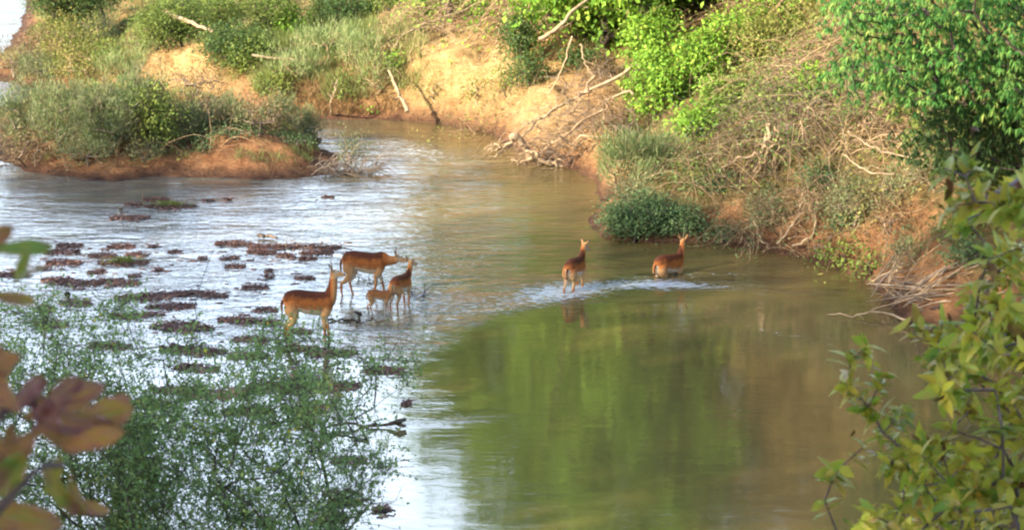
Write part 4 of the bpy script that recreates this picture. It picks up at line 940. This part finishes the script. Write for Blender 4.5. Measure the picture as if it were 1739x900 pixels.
def limb(mb, P, RW, RH=None, n=None, sides=12):
    """closed tube with elliptical section (RW across, RH in the other direction)"""
    P = np.asarray(P, float); n = n or 5 * len(P); S = spline(P, n); t = np.linspace(0, 1, n); tk = np.linspace(0, 1, len(RW))
    RH = RH or RW; a_ = np.interp(t, tk, RW); b_ = np.interp(t, tk, RH); T = unit(np.gradient(S, axis=0)); th = np.arange(sides) * 2 * math.pi / sides; V = []
    for i in range(n):
        side = np.array([0, 1., 0]); side = side - T[i] * np.dot(side, T[i]); nl = np.linalg.norm(side); side = side / nl if nl > .2 else np.array([1., 0, 0]); o = np.cross(T[i], side)
        V.append(S[i] + np.outer(np.cos(th) * a_[i], side) + np.outer(np.sin(th) * b_[i], o))
    V = np.concatenate([S[:1] - T[0] * a_[0] * .5] + V + [S[-1:] + T[-1] * a_[-1] * .5]); k = np.arange(sides); k2 = (k + 1) % sides
    f = np.concatenate([np.stack([k, k2, k2 + sides, k + sides], 1) + 1 + i * sides for i in range(n - 1)])
    tri = np.concatenate([np.stack([k2 + 1, k + 1, np.zeros(sides, int)], 1), np.stack([k + 1 + (n - 1) * sides, k2 + 1 + (n - 1) * sides, np.full(sides, len(V) - 1)], 1)])
    mb.add(V, f); base = mb.n - len(V); mb.f.append(tri + base)
def antelope(name, label, loc, yaw, scale=1.0, neck=(.30, .34), neck_side=0.0, head_yaw=0.0, head_pitch=-.25, fore=((0, 0), (0, 0)), hind=((0, 0), (0, 0)), young=False, sink=0, tail=0.0, ear=.15, dark=1.0):
    """x forward, y left, z up; fore / hind: (swing of the left, right foot, lift)"""
    mb = MB(); hz = .70; leg = 1.08 if young else 1.0; slim = .86 if young else 1.0
    limb(mb, [(-.50, 0, .68), (-.42, 0, .72), (-.28, 0, .735), (-.08, 0, .70), (.12, 0, .675), (.28, 0, .68), (.38, 0, .70), (.43, 0, .71)],
         [.06 * slim, .145 * slim, .165 * slim, .172 * slim, .172 * slim, .15 * slim, .12 * slim, .06], [.08, .17 * slim, .185 * slim, .205 * slim, .212 * slim, .205 * slim, .165 * slim, .09])
    nx, nz = neck; nb = np.array([.36, 0, .76]); nt_ = np.array([.36 + nx, neck_side, .78 + nz]); mid = (nb + nt_) / 2 + np.array([.02 if nz > .1 else 0, 0, -.02])
    limb(mb, [nb + (-.14, 0, -.08), nb, mid, nt_], [.12, .10, .072, .058], [.18, .155, .10, .072])
    cy, sy_ = math.cos(head_yaw), math.sin(head_yaw); cp, sp = math.cos(head_pitch), math.sin(head_pitch)
    fwd = np.array([cy * cp, sy_ * cp, sp]); lat = np.array([-sy_, cy, 0]); upv = np.cross(fwd, lat)
    if upv[2] < 0: upv = -upv
    hc = nt_ + upv * .03
    hl = .21 if not young else .15
    P = [hc - fwd * .06, hc - fwd * .01 + upv * .01, hc + fwd * hl * .4, hc + fwd * hl * .8 - upv * .015, hc + fwd * hl * 1.08 - upv * .02]
    # head tube with its own frame
    n_ = 14; S = spline(np.array(P), n_); tt = np.linspace(0, 1, n_); ra = np.interp(tt, [0, .25, .5, .8, 1], [.035, .057, .050, .032, .024]); rb = np.interp(tt, [0, .25, .5, .8, 1], [.04, .066, .060, .037, .026])
    if young: ra = ra * .85; rb = rb * .85
    th = np.arange(12) * math.pi / 6; V = np.concatenate([S[:1] - fwd * .02] + [S[i] + np.outer(np.cos(th) * ra[i], lat) + np.outer(np.sin(th) * rb[i], upv) for i in range(n_)] + [S[-1:] + fwd * .012]); k = np.arange(12); k2 = (k + 1) % 12
    f = np.concatenate([np.stack([k, k2, k2 + 12, k + 12], 1) + 1 + i * 12 for i in range(n_ - 1)]); tri = np.concatenate([np.stack([k2 + 1, k + 1, np.zeros(12, int)], 1), np.stack([k + 1 + (n_ - 1) * 12, k2 + 1 + (n_ - 1) * 12, np.full(12, len(V) - 1)], 1)])
    mb.add(V, f); mb.f.append(tri + mb.n - len(V))
    tails = [(-.50, 0, .76), (-.56, tail * .05, .70), (-.565, tail * .08, .58), (-.56, tail * .10, .50)]
    limb(mb, tails, [.028, .026, .026, .018])
    for i, sgn in enumerate((1, -1)):
        sw, lf = fore[i]; y = sgn * .085
        limb(mb, [(.30, y * .8, .66), (.31, y, .54), (.27 + sw * .25, y, .45), (.30 + sw * .6 + lf * .12, y, .27 + lf * .10), (.305 + sw + lf * .02, y * .95, .085 + lf * .1), (.315 + sw + lf * -.0, y * .95, .045 + lf * .1)],
             [.075, .06, .042, .027, .020, .024], [.12, .095, .055, .033, .023, .028])
        limb(mb, [(.315 + sw, y * .95, .05 + lf * .1), (.335 + sw, y * .95, .012 + lf * .1)], [.022, .029], [.026, .034], n=5)
        sw, lf = hind[i]; y = sgn * .09
        limb(mb, [(-.36, y * .75, .70), (-.36, y, .58), (-.32 + sw * .3, y * 1.02, .47), (-.40 + sw * .65, y, .33 + lf * .1), (-.465 + sw * .8, y * .95, .28 + lf * .12), (-.44 + sw, y * .9, .09 + lf * .1), (-.43 + sw, y * .9, .05 + lf * .1)],
             [.105, .10, .062, .034, .028, .021, .025], [.15, .15, .085, .046, .034, .024, .028], n=30)
        limb(mb, [(-.43 + sw, y * .9, .05 + lf * .1), (-.405 + sw, y * .9, .012 + lf * .1)], [.022, .029], [.026, .034], n=5)
    me = mb.mesh('body_raw'); ob = bpy.data.objects.new('body_raw', me); C.objects.link(ob)
    rm = ob.modifiers.new('r', 'REMESH'); rm.mode = 'VOXEL'; rm.voxel_size = .0125; rm.use_smooth_shade = True
    sm = ob.modifiers.new('s', 'SMOOTH'); sm.factor = .5; sm.iterations = 3
    dg = bpy.context.evaluated_depsgraph_get(); dg.update(); m2 = bpy.data.meshes.new_from_object(ob.evaluated_get(dg)); m2.name = 'body'
    bpy.data.objects.remove(ob); nv = len(m2.vertices); co = np.empty(nv * 3); m2.vertices.foreach_get('co', co); co = co.reshape(-1, 3)
    no = np.empty(nv * 3); m2.vertices.foreach_get('normal', no); no = no.reshape(-1, 3)
    x, y, z = co.T
    red = np.array([.36, .118, .032]); dk = np.array([.085, .028, .015]); tan = np.array([.50, .28, .125]); cream = np.array([.68, .58, .44]); blk = np.array([.035, .025, .022])
    if young: red = np.array([.34, .14, .05]); dk = np.array([.22, .085, .035]); tan = np.array([.42, .23, .10])
    def mx(c, d, f): return c * (1 - f[:, None]) + d * f[:, None]
    nz_ = (vnoise(x * 9, z * 9 + y * 5, 4) - .5) * .10 + (vnoise(x * 30, z * 30 + y * 9, 8) - .5) * .05
    c = np.tile(red, (nv, 1)); c = mx(c, dk, sstep(.70, .84, z + nz_) * (x < .4) * (no[:, 2] > -.2))
    c = mx(c, tan, sstep(.74, .54, z + nz_) * sstep(-.10, -.24, x)); c = mx(c, tan, sstep(.62, .50, z + nz_) * (x > -.18)); c = mx(c, tan * 1.1, sstep(.66, .55, z + nz_) * (np.abs(x) < .33) * .8); c = mx(c, cream * .95, sstep(-.15, -.6, no[:, 2]) * (z > .42) * (np.abs(x) < .33))
    c = mx(c, red * 1.15, sstep(.34, .24, z)); 
    c = mx(c, cream, sstep(.42, .50, -x + np.abs(y) * .2) * sstep(.075, .045, np.abs(y)) * (z < .72) * (z > .38) * (x > -.53))
    inner = (np.sign(y) * no[:, 1] < -.5) & (z < .62) & (z > .3); c = mx(c, cream, inner * .8)
    c = mx(c, blk, (sstep(.25, .7, no[:, 0]) * (x > .2) * sstep(.45, .38, z) * (z > .07)) * .75)
    c = mx(c, cream, ((z > .055) & (z < .085)).astype(float) * .6); c = mx(c, blk, sstep(.05, .035, z))
    neckm = (x > .44) if not nz < .1 else (x > .5)
    c = mx(c, tan * .95, neckm * 1.0 * (.65 if nz > .1 else .35)) ; hd = (co - hc) @ fwd; hu = (co - hc) @ upv; hn = np.linalg.norm(co - hc - fwd * .08, axis=1)
    inh = (hn < .17) & (hd > -.05) & (hu > -.07)
    c = mx(c, tan, inh * .8); c = mx(c, cream, inh * (hd > .03) * sstep(-.015, -.04, hu) * .8); c = mx(c, blk, (inh & (hd > hl * 1.0)) * .85); c = mx(c, dk, (inh & (hu > .035) & (hd > .02)) * .5)
    le = np.abs((co - hc) @ lat); eye = hc + fwd * .055 + upv * .025
    c = mx(c, cream, inh * sstep(.045, .02, np.linalg.norm(np.stack([hd - .055, hu - .03], 1), axis=1)) * .7)
    tl = (x < -.53) & (z > .46) & (z < .74); c = mx(c, dk, tl * .8); c = mx(c, blk, ((x < -.52) & (z < .54) & (z > .45)) * .9)
    ca = m2.color_attributes.new('coat', 'FLOAT_COLOR', 'POINT'); ca.data.foreach_set('color', np.concatenate([np.clip(c * dark, 0, 1), np.ones((nv, 1))], 1).ravel().astype(np.float32))
    m2.polygons.foreach_set('use_smooth', np.ones(len(m2.polygons), bool)); m2.materials.clear(); m2.materials.append(HIDE)
    root = thing(name, (loc[0], loc[1], -sink), label, 'antelope', 'antelopes wading in the river', rz=yaw); root.scale = (scale * .94, scale * 1.0, scale * 1.10)
    b = bpy.data.objects.new('body', m2); C.objects.link(b); b.parent = root
    def col_obj(mbx, nm, colr):
        mm = mbx.mesh(nm, True); ca = mm.color_attributes.new('coat', 'FLOAT_COLOR', 'POINT'); k = len(mm.vertices)
        ca.data.foreach_set('color', np.concatenate([np.clip(colr, 0, 1), np.ones((k, 1))], 1).ravel().astype(np.float32)); mm.materials.append(HIDE); o = bpy.data.objects.new(nm, mm); C.objects.link(o); o.parent = root
    for sgn in (1, -1):
        e0 = hc - fwd * .025 + lat * sgn * .04 + upv * .035; d = unit((lat * sgn * (.55 + ear) + upv * .9 - fwd * .25)[None])[0]; l = .19 * (.85 if young else 1)
        me_ = MB(); us = np.array([0, .2, .5, .8, 1]); ws = np.array([.016, .036, .042, .024, .003]); bn = unit(np.cross(d, fwd)[None])[0]; outn = np.cross(bn, d); V = []
        for u, wd in zip(us, ws):
            V += [e0 + d * l * u - bn * wd + outn * .012, e0 + d * l * u - outn * .010 * (1 - u), e0 + d * l * u + bn * wd + outn * .012, e0 + d * l * u - outn * (.010 * (1 - u) + .006)]
        fs = [(i * 4 + a, i * 4 + b2, i * 4 + 4 + b2, i * 4 + 4 + a) for i in range(4) for a, b2 in ((0, 1), (1, 2), (2, 3), (3, 0))]
        me_.add(V, fs); k = len(V); uu = np.repeat(us, 4); cc = mx(np.tile(tan * .8, (k, 1)), blk, sstep(.35, .7, uu)); cc[1::4] = mx(np.tile(cream, (len(us), 1)), blk, sstep(.6, .9, us)); col_obj(me_, 'ear', cc)
        ey = MB(); c0 = hc + fwd * .055 + lat * sgn * .048 + upv * .022; ph = np.linspace(0, math.pi, 7); V = [c0 + .0125 * (math.cos(a) * upv + math.sin(a) * (math.cos(q) * fwd + math.sin(q) * lat)) for a in ph for q in np.arange(8) * math.pi / 4]
        fs = [(i * 8 + j, i * 8 + (j + 1) % 8, (i + 1) * 8 + (j + 1) % 8, (i + 1) * 8 + j) for i in range(6) for j in range(8)]; ey.add(V, fs); ey.obj('eye', em, root, origin=(0, 0, 0), smooth=True)
    return root
R = math.radians
SCL = .98
antelope('antelope', 'nearest reddish brown antelope in side view, neck raised, left of the herd', at_z(529, 581), R(2), 1.04, neck=(.11, .37), head_pitch=.05, head_yaw=-.1, fore=((.03, 0), (-.04, 0)), hind=((-.06, 0), (.03, 0)), ear=-.1)
antelope('antelope', 'reddish brown antelope with neck stretched forward, behind the nearest one', at_z(622, 501), R(-4), 1.0, neck=(.35, -.03), head_pitch=-.10, fore=((.10, 0), (-.12, 0)), hind=((.10, .2), (-.10, 0)), sink=.05, dark=.9)
antelope('antelope', 'antelope seen from behind in the left group, head turned right', at_z(682, 523), R(66), .78, neck=(.15, .27), neck_side=-.04, head_yaw=-.5, head_pitch=-.1, hind=((-.05, 0), (.04, 0)), fore=((.04, 0), (-.03, 0)), sink=.06, ear=.8)
antelope('fawn', 'small light brown fawn standing between the left antelopes', at_z(646, 532), R(-6), .52, neck=(.16, .20), head_pitch=.2, head_yaw=.35, fore=((.02, 0), (-.06, 0)), hind=((-.10, 0), (.08, .3)), young=True, sink=.01)
antelope('antelope', 'antelope wading away in splashing water, ears up, centre of the river', at_z(977, 490), R(66), .90, neck=(.13, .27), neck_side=-.02, head_yaw=-.55, head_pitch=-.55, hind=((-.08, 0), (.12, 0)), fore=((.08, 0), (-.05, 0)), sink=.20, ear=.8)
antelope('antelope', 'antelope wading belly deep near the right bank, neck upright', at_z(1137, 466), R(44), .93, neck=(.13, .31), head_yaw=.9, head_pitch=-.05, hind=((-.10, 0), (.08, 0)), fore=((.04, 0), (-.02, 0)), sink=.46, ear=.1)
# ------------------------------------------------------------------ right hand tree with drooping leaflets
def inpoly(poly, px, py):
    ins = np.zeros(np.shape(px), bool); P = poly; Q = poly[1:] + poly[:1]
    for (ax, ay), (bx, by) in zip(P, Q):
        c = (ay <= py) != (by <= py)
        with np.errstate(divide='ignore', invalid='ignore'): ins ^= c & (px < ax + (py - ay) * (bx - ax) / ((by - ay) or 1e-9))
    return ins
def cloud(rng, poly, n, y0, y1, dens=None, sep=0):
    xs = [p[0] for p in poly]; ys = [p[1] for p in poly]; out = []
    while len(out) < n:
        px = rng.uniform(min(xs), max(xs)); py = rng.uniform(min(ys), max(ys))
        if not inpoly(poly, px, py): continue
        if dens is not None and rng.uniform() > dens(px, py): continue
        out.append(at_y(px, py, rng.uniform(y0, y1)))
    return np.array(out)
def whorls(mb, rng, P, k, L, W, droop, spread=1.0, kind='blade', tilt=0.0, tint=None):
    n = len(P); th = np.tile(np.arange(k) * 2 * math.pi / k, n) + rng.uniform(0, .8, n * k) + np.repeat(rng.uniform(0, 6, n), k)
    A = np.stack([np.cos(th) * spread, np.sin(th) * spread, -droop + rng.normal(0, .25, n * k)], 1)
    N = np.stack([np.cos(th) * .5 * droop, np.sin(th) * .5 * droop, np.ones(n * k)], 1) + rng.normal(0, .2, (n * k, 3))
    base = np.repeat(rng.uniform(.15, .8, n), k) if tint is None else np.repeat(tint, k)
    leaves(mb, np.repeat(P, k, 0), A, N, L * rng.uniform(.7, 1.25, n * k), W, kind, .3, np.clip(base + rng.normal(0, .12, n * k), 0, 1))
def droop_tree(label, poly, n, y0, y1, base, mat, seed, dens=None):
    rng = np.random.default_rng(seed); T = cloud(rng, poly, n, y0, y1, dens); root = thing('tree', base, label, 'tree', 'trees at the upper right')
    b = np.array(base); first = b + np.array([-.3, 0, 3.2])
    sk = skeleton([b, b + (0, 0, 1.5), first], T, rng, .35, .10); mb = MB(); add_skeleton(mb, sk, .008, .45, 5); segs(mb, [b], [first], [.2], [.14], 8); mb.obj('trunk', B['bark'], root)
    ml = MB(); P = np.repeat(T, 7, 0) + rng.normal(size=(7 * n, 3)) * np.array([.24, .2, .09]); whorls(ml, rng, P, 7, .15, .042, .75); ml.obj('crown', G[mat], root)
def gap(px, py): return .35 + .65 * float(fbm(np.array([px / 45.]), np.array([py / 30.]), 5, 3)[0] > .45)
droop_tree('tree with drooping bluish green leaflets filling the upper right corner', [(1420, -60), (1900, -60), (1900, 230), (1739, 215), (1640, 190), (1560, 185), (1500, 150), (1450, 165), (1400, 130), (1440, 90), (1415, 40)], 520, 33.5, 37, (15.5, 37.5, bank_z(15.5, 37.5)), 'pinnate', 31, gap)
droop_tree('pale yellowish green tree behind the bluish one at upper right', [(1430, -60), (1900, -60), (1900, 260), (1650, 250), (1540, 240), (1500, 170), (1450, 60)], 330, 38.5, 41, (14.5, 41, bank_z(14.5, 41)), 'pinnate_pale', 32, gap)
droop_tree('tree with leaves coloured dark as shade, low at the right edge above the near shrub', [(1560, 170), (1900, 150), (1900, 300), (1739, 300), (1600, 292), (1545, 275)], 260, 35.5, 38.5, (16.5, 39.5, bank_z(16.5, 39.5)), 'dark', 33)  # dark leaf colour stands in for the shade beneath the drooping tree
for px, py, lab, pl in [(1475, 170, 'lowest left spray of bluish leaflets hanging over the dry stems', None)]:
    pass

# ------------------------------------------------------------------ feathery shrubs on the near bank (lower left)
def fine_shrub(label, poly, n, y0, y1, base, seed, dens, leafn=46, bare=()):
    rng = np.random.default_rng(seed); T = cloud(rng, poly, n, y0, y1, dens); b = np.array(base, float); b[2] = max(bank_z(b[0], b[1]), 0) - .05
    root = thing('shrub', b, label, 'shrub', 'feathery shrubs on the near bank')
    bases = [b + np.array([dx, dy, 0]) for dx, dy in ((0, 0), (.3, .2), (-.4, .1), (.1, -.3))]
    X = np.array([at_y(px, py, (y0 + y1) / 2) for px, py in bare]).reshape(-1, 3)
    TT = np.concatenate([T, X]); sk = skeleton(bases, TT, rng, .14, .13); mb = MB(); add_skeleton(mb, sk, .0018, .46, 5); 
    # fine twiglets
    m = len(T) * 5; P0 = np.repeat(T, 5, 0); d = unit(rng.normal(size=(m, 3)) + np.array([0, 0, .6])); l = rng.uniform(.10, .40, (m, 1)); P1 = P0 + d * l; segs(mb, P0, P1, np.full(m, .0024), np.full(m, .0012), 3)
    mb.obj('stem', B['bark'], root)
    ml = MB(); u = rng.uniform(.1, 1.05, (m, leafn // 5 + 1, 1)); Q = (P0[:, None] + (P1 - P0)[:, None] * u + rng.normal(size=(m, leafn // 5 + 1, 3)) * .022).reshape(-1, 3); q = len(Q)
    leaves(ml, Q, rng.normal(size=(q, 3)) + np.repeat(d, leafn // 5 + 1, 0) * .8, rng.normal(size=(q, 3)) + np.array([0, -.3, .9]), rng.uniform(.016, .052, q), rng.uniform(.010, .026, q), tint=np.clip(np.repeat(rng.uniform(.1, .8, len(T)), 5 * (leafn // 5 + 1)) + rng.normal(0, .15, q), 0, 1))
    ml.obj('foliage', G['acacia'], root)
def dn1(px, py): return float(sstep(430, 800, np.array(py))) * .75 + .25 * float(fbm(np.array([px / 60.]), np.array([py / 45.]), 8, 3)[0] > .5)
fine_shrub('feathery green shrub filling the lower left corner, left part', [(-60, 560), (20, 520), (90, 540), (140, 600), (200, 640), (260, 720), (280, 960), (-60, 960)], 420, 13, 15.5, (-3.6, 14.3, 0), 41, dn1)
fine_shrub('tall thin feathery shrub rising in front of the debris at left', [(-40, 500), (60, 520), (150, 500), (230, 500), (250, 560), (320, 545), (330, 640), (380, 700), (120, 760), (-40, 700)], 115, 14, 16, (-3.0, 15.0, 0), 42, lambda x, y: .45 + .55 * float(fbm(np.array([x / 50.]), np.array([y / 40.]), 12, 3)[0] > .5), bare=[(362, 425), (345, 470), (330, 520), (395, 560)])
fine_shrub('dense feathery shrub at the bottom, below the nearest antelope', [(200, 700), (330, 640), (450, 590), (560, 620), (590, 700), (550, 800), (560, 960), (180, 960)], 430, 13.3, 15.6, (-2.2, 14.6, 0), 43, dn1, leafn=60)
fine_shrub('open feathery shrub spreading right over the pale water', [(400, 600), (470, 545), (560, 570), (640, 600), (700, 610), (700, 650), (640, 690), (620, 790), (560, 760), (440, 740)], 110, 14, 16, (-1.9, 15.2, 0), 44, lambda x, y: 1, leafn=34, bare=[(715, 640), (700, 600), (745, 600)])
fine_shrub('low sprays of the feathery shrub over the white water at the bottom', [(560, 790), (640, 770), (672, 790), (640, 850), (600, 900), (650, 880), (560, 940)], 60, 14, 15.2, (-1.6, 15.0, 0), 45, lambda x, y: 1, leafn=34, bare=[(683, 825), (672, 850)])

# ------------------------------------------------------------------ broad leaved shrub close by on the right
NL = leafmat('spotted_shrub_leaves', [(0, (.10, .20, .02)), (.25, (.23, .34, .03)), (.5, (.38, .42, .045)), (.8, (.52, .45, .06)), (.93, (.42, .22, .05)), (1, (.16, .07, .03))], patch=(.40, .30, .07), trans=.4, rough=.5, spec=.4, pscale=30)
DRY = leafmat('shrivelled_leaves', [(0, (.05, .02, .015)), (1, (.16, .07, .04))], trans=.1)
def rosettes(mb, rng, P, D, k0, k1, L, W, tint=None):
    for p, d in zip(P, D):
        k = int(rng.integers(k0, k1)); d = d / np.linalg.norm(d); a = unit(np.cross(d, [.3, .2, 1.])[None])[0]; b = np.cross(d, a); th = np.arange(k) * 2.4 + rng.uniform(0, 6)
        A = np.cos(th)[:, None] * a + np.sin(th)[:, None] * b + d * rng.uniform(.1, .9, (k, 1)) - np.array([0, 0, .15]); Nn = d * 1.0 - (np.cos(th)[:, None] * a + np.sin(th)[:, None] * b) * .4 + rng.normal(0, .2, (k, 3)) + np.array([0, 0, .5])
        PP = p + d * rng.uniform(-.05, .01, (k, 1)); tt = np.clip(rng.uniform(0, 1) * .6 + rng.normal(.18, .22, k), 0, 1)
        leaves(mb, PP, A, Nn, L * rng.uniform(.6, 1.2, k), W * rng.uniform(.75, 1.15, k), 'full', rng.uniform(.0, .45, k), tt)
def broad_shrub(label, poly, n, y0, y1, base, seed, extra=(), L=.064, W=.026, dens=None):
    rng = np.random.default_rng(seed); T = cloud(rng, poly, n, y0, y1, dens); E = np.array([at_y(px, py, (y0 + y1) / 2) for px, py in extra]).reshape(-1, 3); T = np.concatenate([T, E])
    b = np.array(base, float); b[2] = bank_z(b[0], b[1]) - .05; root = thing('shrub', b, label, 'shrub', 'broad leaved shrubs close to the camera')
    sk = skeleton([b, b + (.15, .1, 0)], T, rng, .07, .12); mb = MB(); add_skeleton(mb, sk, .0019, .40, 6); mb.obj('stem', B['purple'], root, smooth=True)
    NP, par, cnt, ends = sk; D = np.array([NP[e] - NP[max(par[e], 0)] for e in ends]) + np.array([0, 0, .02]); P = np.array([NP[e] for e in ends])
    ml = MB(); rosettes(ml, rng, P, D, 5, 11, L, W)
    # scattered leaves along the branches
    i = rng.integers(len(NP) // 3, len(NP), int(n * 2.4)); rosettes(ml, rng, NP[i], rng.normal(size=(len(i), 3)) + np.array([0, 0, .6]), 1, 3, L, W)
    ml.obj('foliage', NL, root, smooth=True)
    md = MB(); j = rng.integers(0, len(P), max(6, n // 5)); rosettes(md, rng, P[j] + rng.normal(size=(len(j), 3)) * .02, rng.normal(size=(len(j), 3)) - np.array([0, 0, 1]), 1, 3, L * .6, W * .6); md.obj('withered_foliage', DRY, root, smooth=True)
broad_shrub('yellowing broad leaved shrub at the lower right, over the calm water', [(1560, 600), (1640, 560), (1900, 520), (1900, 960), (1440, 960), (1460, 880), (1520, 830), (1500, 760), (1600, 740), (1640, 680), (1560, 660)], 230, 4.4, 5.6, (1.9, 4.9, 0), 61,
            extra=[(1445, 612), (1440, 655), (1475, 690), (1530, 700), (1500, 640), (1470, 590), (1420, 800), (1400, 850), (1465, 760), (1500, 735), (1560, 555), (1600, 545), (1590, 600), (1530, 760)])
broad_shrub('upper part shrub with spotted leaves along the right edge', [(1640, 440), (1700, 400), (1900, 360), (1900, 600), (1680, 620), (1620, 540)], 95, 4.6, 6.0, (2.3, 5.4, 0), 62, extra=[(1640, 375), (1690, 350), (1700, 455), (1610, 560), (1660, 520), (1730, 325)])
broad_shrub('blurred leafy twigs high at the right edge under the dark tree', [(1700, 290), (1800, 280), (1800, 420), (1720, 400)], 7, 3.6, 4.2, (1.9, 4.0, 0), 63, extra=[(1600, 285), (1650, 290), (1610, 350), (1655, 345), (1640, 300)], L=.06, W=.026)

# ------------------------------------------------------------------ rusty leaves right in front of the camera (lower left)
RL = leafmat('rusty_leaf', [(0, (.16, .04, .05)), (.35, (.30, .09, .07)), (.6, (.36, .14, .05)), (.85, (.26, .20, .04)), (1, (.10, .19, .035))], patch=(.24, .085, .095), trans=.35, rough=.45, spec=.4, pscale=26)
b = np.array([-.75, 1.5, bank_z(-.75, 1.5)]); root = thing('rusty_leaved_branch', b, 'out of focus twig with big rust and olive leaves at the left edge', 'branch')
mb = MB(); rg = np.random.default_rng(71); Z = 1.62
q = lambda px, py, d=0: at_y(px, py, Z + d)
tube(mb, [b, q(-220, 1300), q(-120, 980), q(-30, 760), q(20, 690), q(90, 690)], [.009, .007, .006, .005, .004, .003], 8)
tube(mb, [q(-120, 980), q(-90, 700), q(-60, 500), q(-10, 430)], [.006, .005, .004, .0025], 8)
tube(mb, [q(-30, 900), q(60, 800), q(110, 790)], [.004, .003, .002], 7); mb.obj('stem', B['purple'], root, smooth=True)
def big_leaf(x0, y0, x1, y1, wpx, tint, d=0.0, roll=.3, curl=.12):
    """one crumpled leaf: a fine grid with a fold, curled tip, wavy worn edge and uneven colour"""
    p0 = q(x0, y0, d); p1 = q(x1, y1, d + rg.uniform(-.03, .05)); A = p1 - p0; L = float(np.linalg.norm(A)); A = A / L; W = wpx / 1950. * .82
    Nv = np.array([roll, -1, .35]); S = np.cross(Nv, A); S /= np.linalg.norm(S); Nv = np.cross(A, S)
    nu, nv = 26, 15; U, V = np.meshgrid(np.linspace(0, 1, nu), np.linspace(-1, 1, nv), indexing='ij'); o1, o2 = rg.uniform(0, 50, 2)
    wd = np.interp(U, [0, .06, .2, .45, .68, .85, .95, 1], [.05, .12, .30, .46, .50, .40, .24, .05]) * W
    wd = wd * (1 + .16 * (fbm(U * 9 + o1, np.sign(V) * 3 + o2, 3, 3) - .5) * np.abs(V))
    cr = (fbm(U * 4 + o1, V * 2.2 + o2, 5, 4) - .5) * .30 * W + .10 * W * np.sin(U * 17 + V * 3 + o1) * np.abs(V) ** 2
    fold = rg.uniform(.15, .6); Z_ = np.abs(V) * wd * fold - curl * L * U ** 2 + cr
    P_ = p0 + A * (U[..., None] * L) + S * ((V * wd)[..., None]) + Nv * Z_[..., None]
    vein = np.abs(((U * 9 + np.abs(V) * 2.4) % 1) - .5) < .10; mid = np.abs(V) < .09
    tn = tint + (fbm(U * 5 + o1, V * 3 + o2, 9, 4) - .5) * .6 + .22 * vein + .3 * mid - .35 * sstep(.75, 1, np.abs(V)) * (fbm(U * 6 + o2, V, 11, 2) > .5)
    m = MB(); i = (np.arange(nu - 1) * nv)[:, None] + np.arange(nv - 1)[None]; f = np.stack([i, i + 1, i + nv + 1, i + nv], -1).reshape(-1, 4)
    m.add(P_.reshape(-1, 3), f, np.clip(tn, 0, 1).ravel()); m.obj('leaf', RL, root, smooth=True)
for a in [(70, 700, 140, 640, 50, .05), (60, 715, 190, 725, 54, .0), (130, 715, 222, 672, 44, .3), (20, 700, 75, 640, 44, .1), (10, 790, -30, 720, 50, .2), (150, 700, 205, 740, 40, .15), (45, 745, 120, 690, 44, .35), (40, 712, 168, 655, 62, .25), (95, 735, 226, 690, 70, .55), (35, 700, -50, 610, 60, .35), (20, 720, 30, 830, 66, .05), (60, 730, 10, 790, 56, .15), (100, 720, 60, 680, 50, .1), (100, 760, 200, 735, 46, .45),
          (15, 700, -40, 660, 70, .45), (-20, 640, 20, 605, 50, .2), (60, 720, 150, 765, 52, .12), (105, 770, 85, 835, 34, .75), (120, 800, 140, 880, 40, .8), (70, 790, 130, 880, 42, .85), (100, 850, 185, 868, 32, .5),
          (-60, 860, 110, 895, 70, .6), (-20, 850, 40, 770, 60, .9), (-40, 900, 60, 940, 60, .7), (-30, 430, 25, 385, 40, .15), (-20, 425, 90, 418, 34, 1.0), (25, 480, 48, 425, 26, .95), (25, 478, 78, 450, 22, .9), (-20, 500, 62, 512, 30, .7), (-50, 700, -5, 790, 80, .3), (-30, 560, 10, 640, 46, .15)]:
    big_leaf(*a, d=rg.uniform(-.05, .08), roll=rg.uniform(-.5, .5), curl=rg.uniform(-.1, .2))
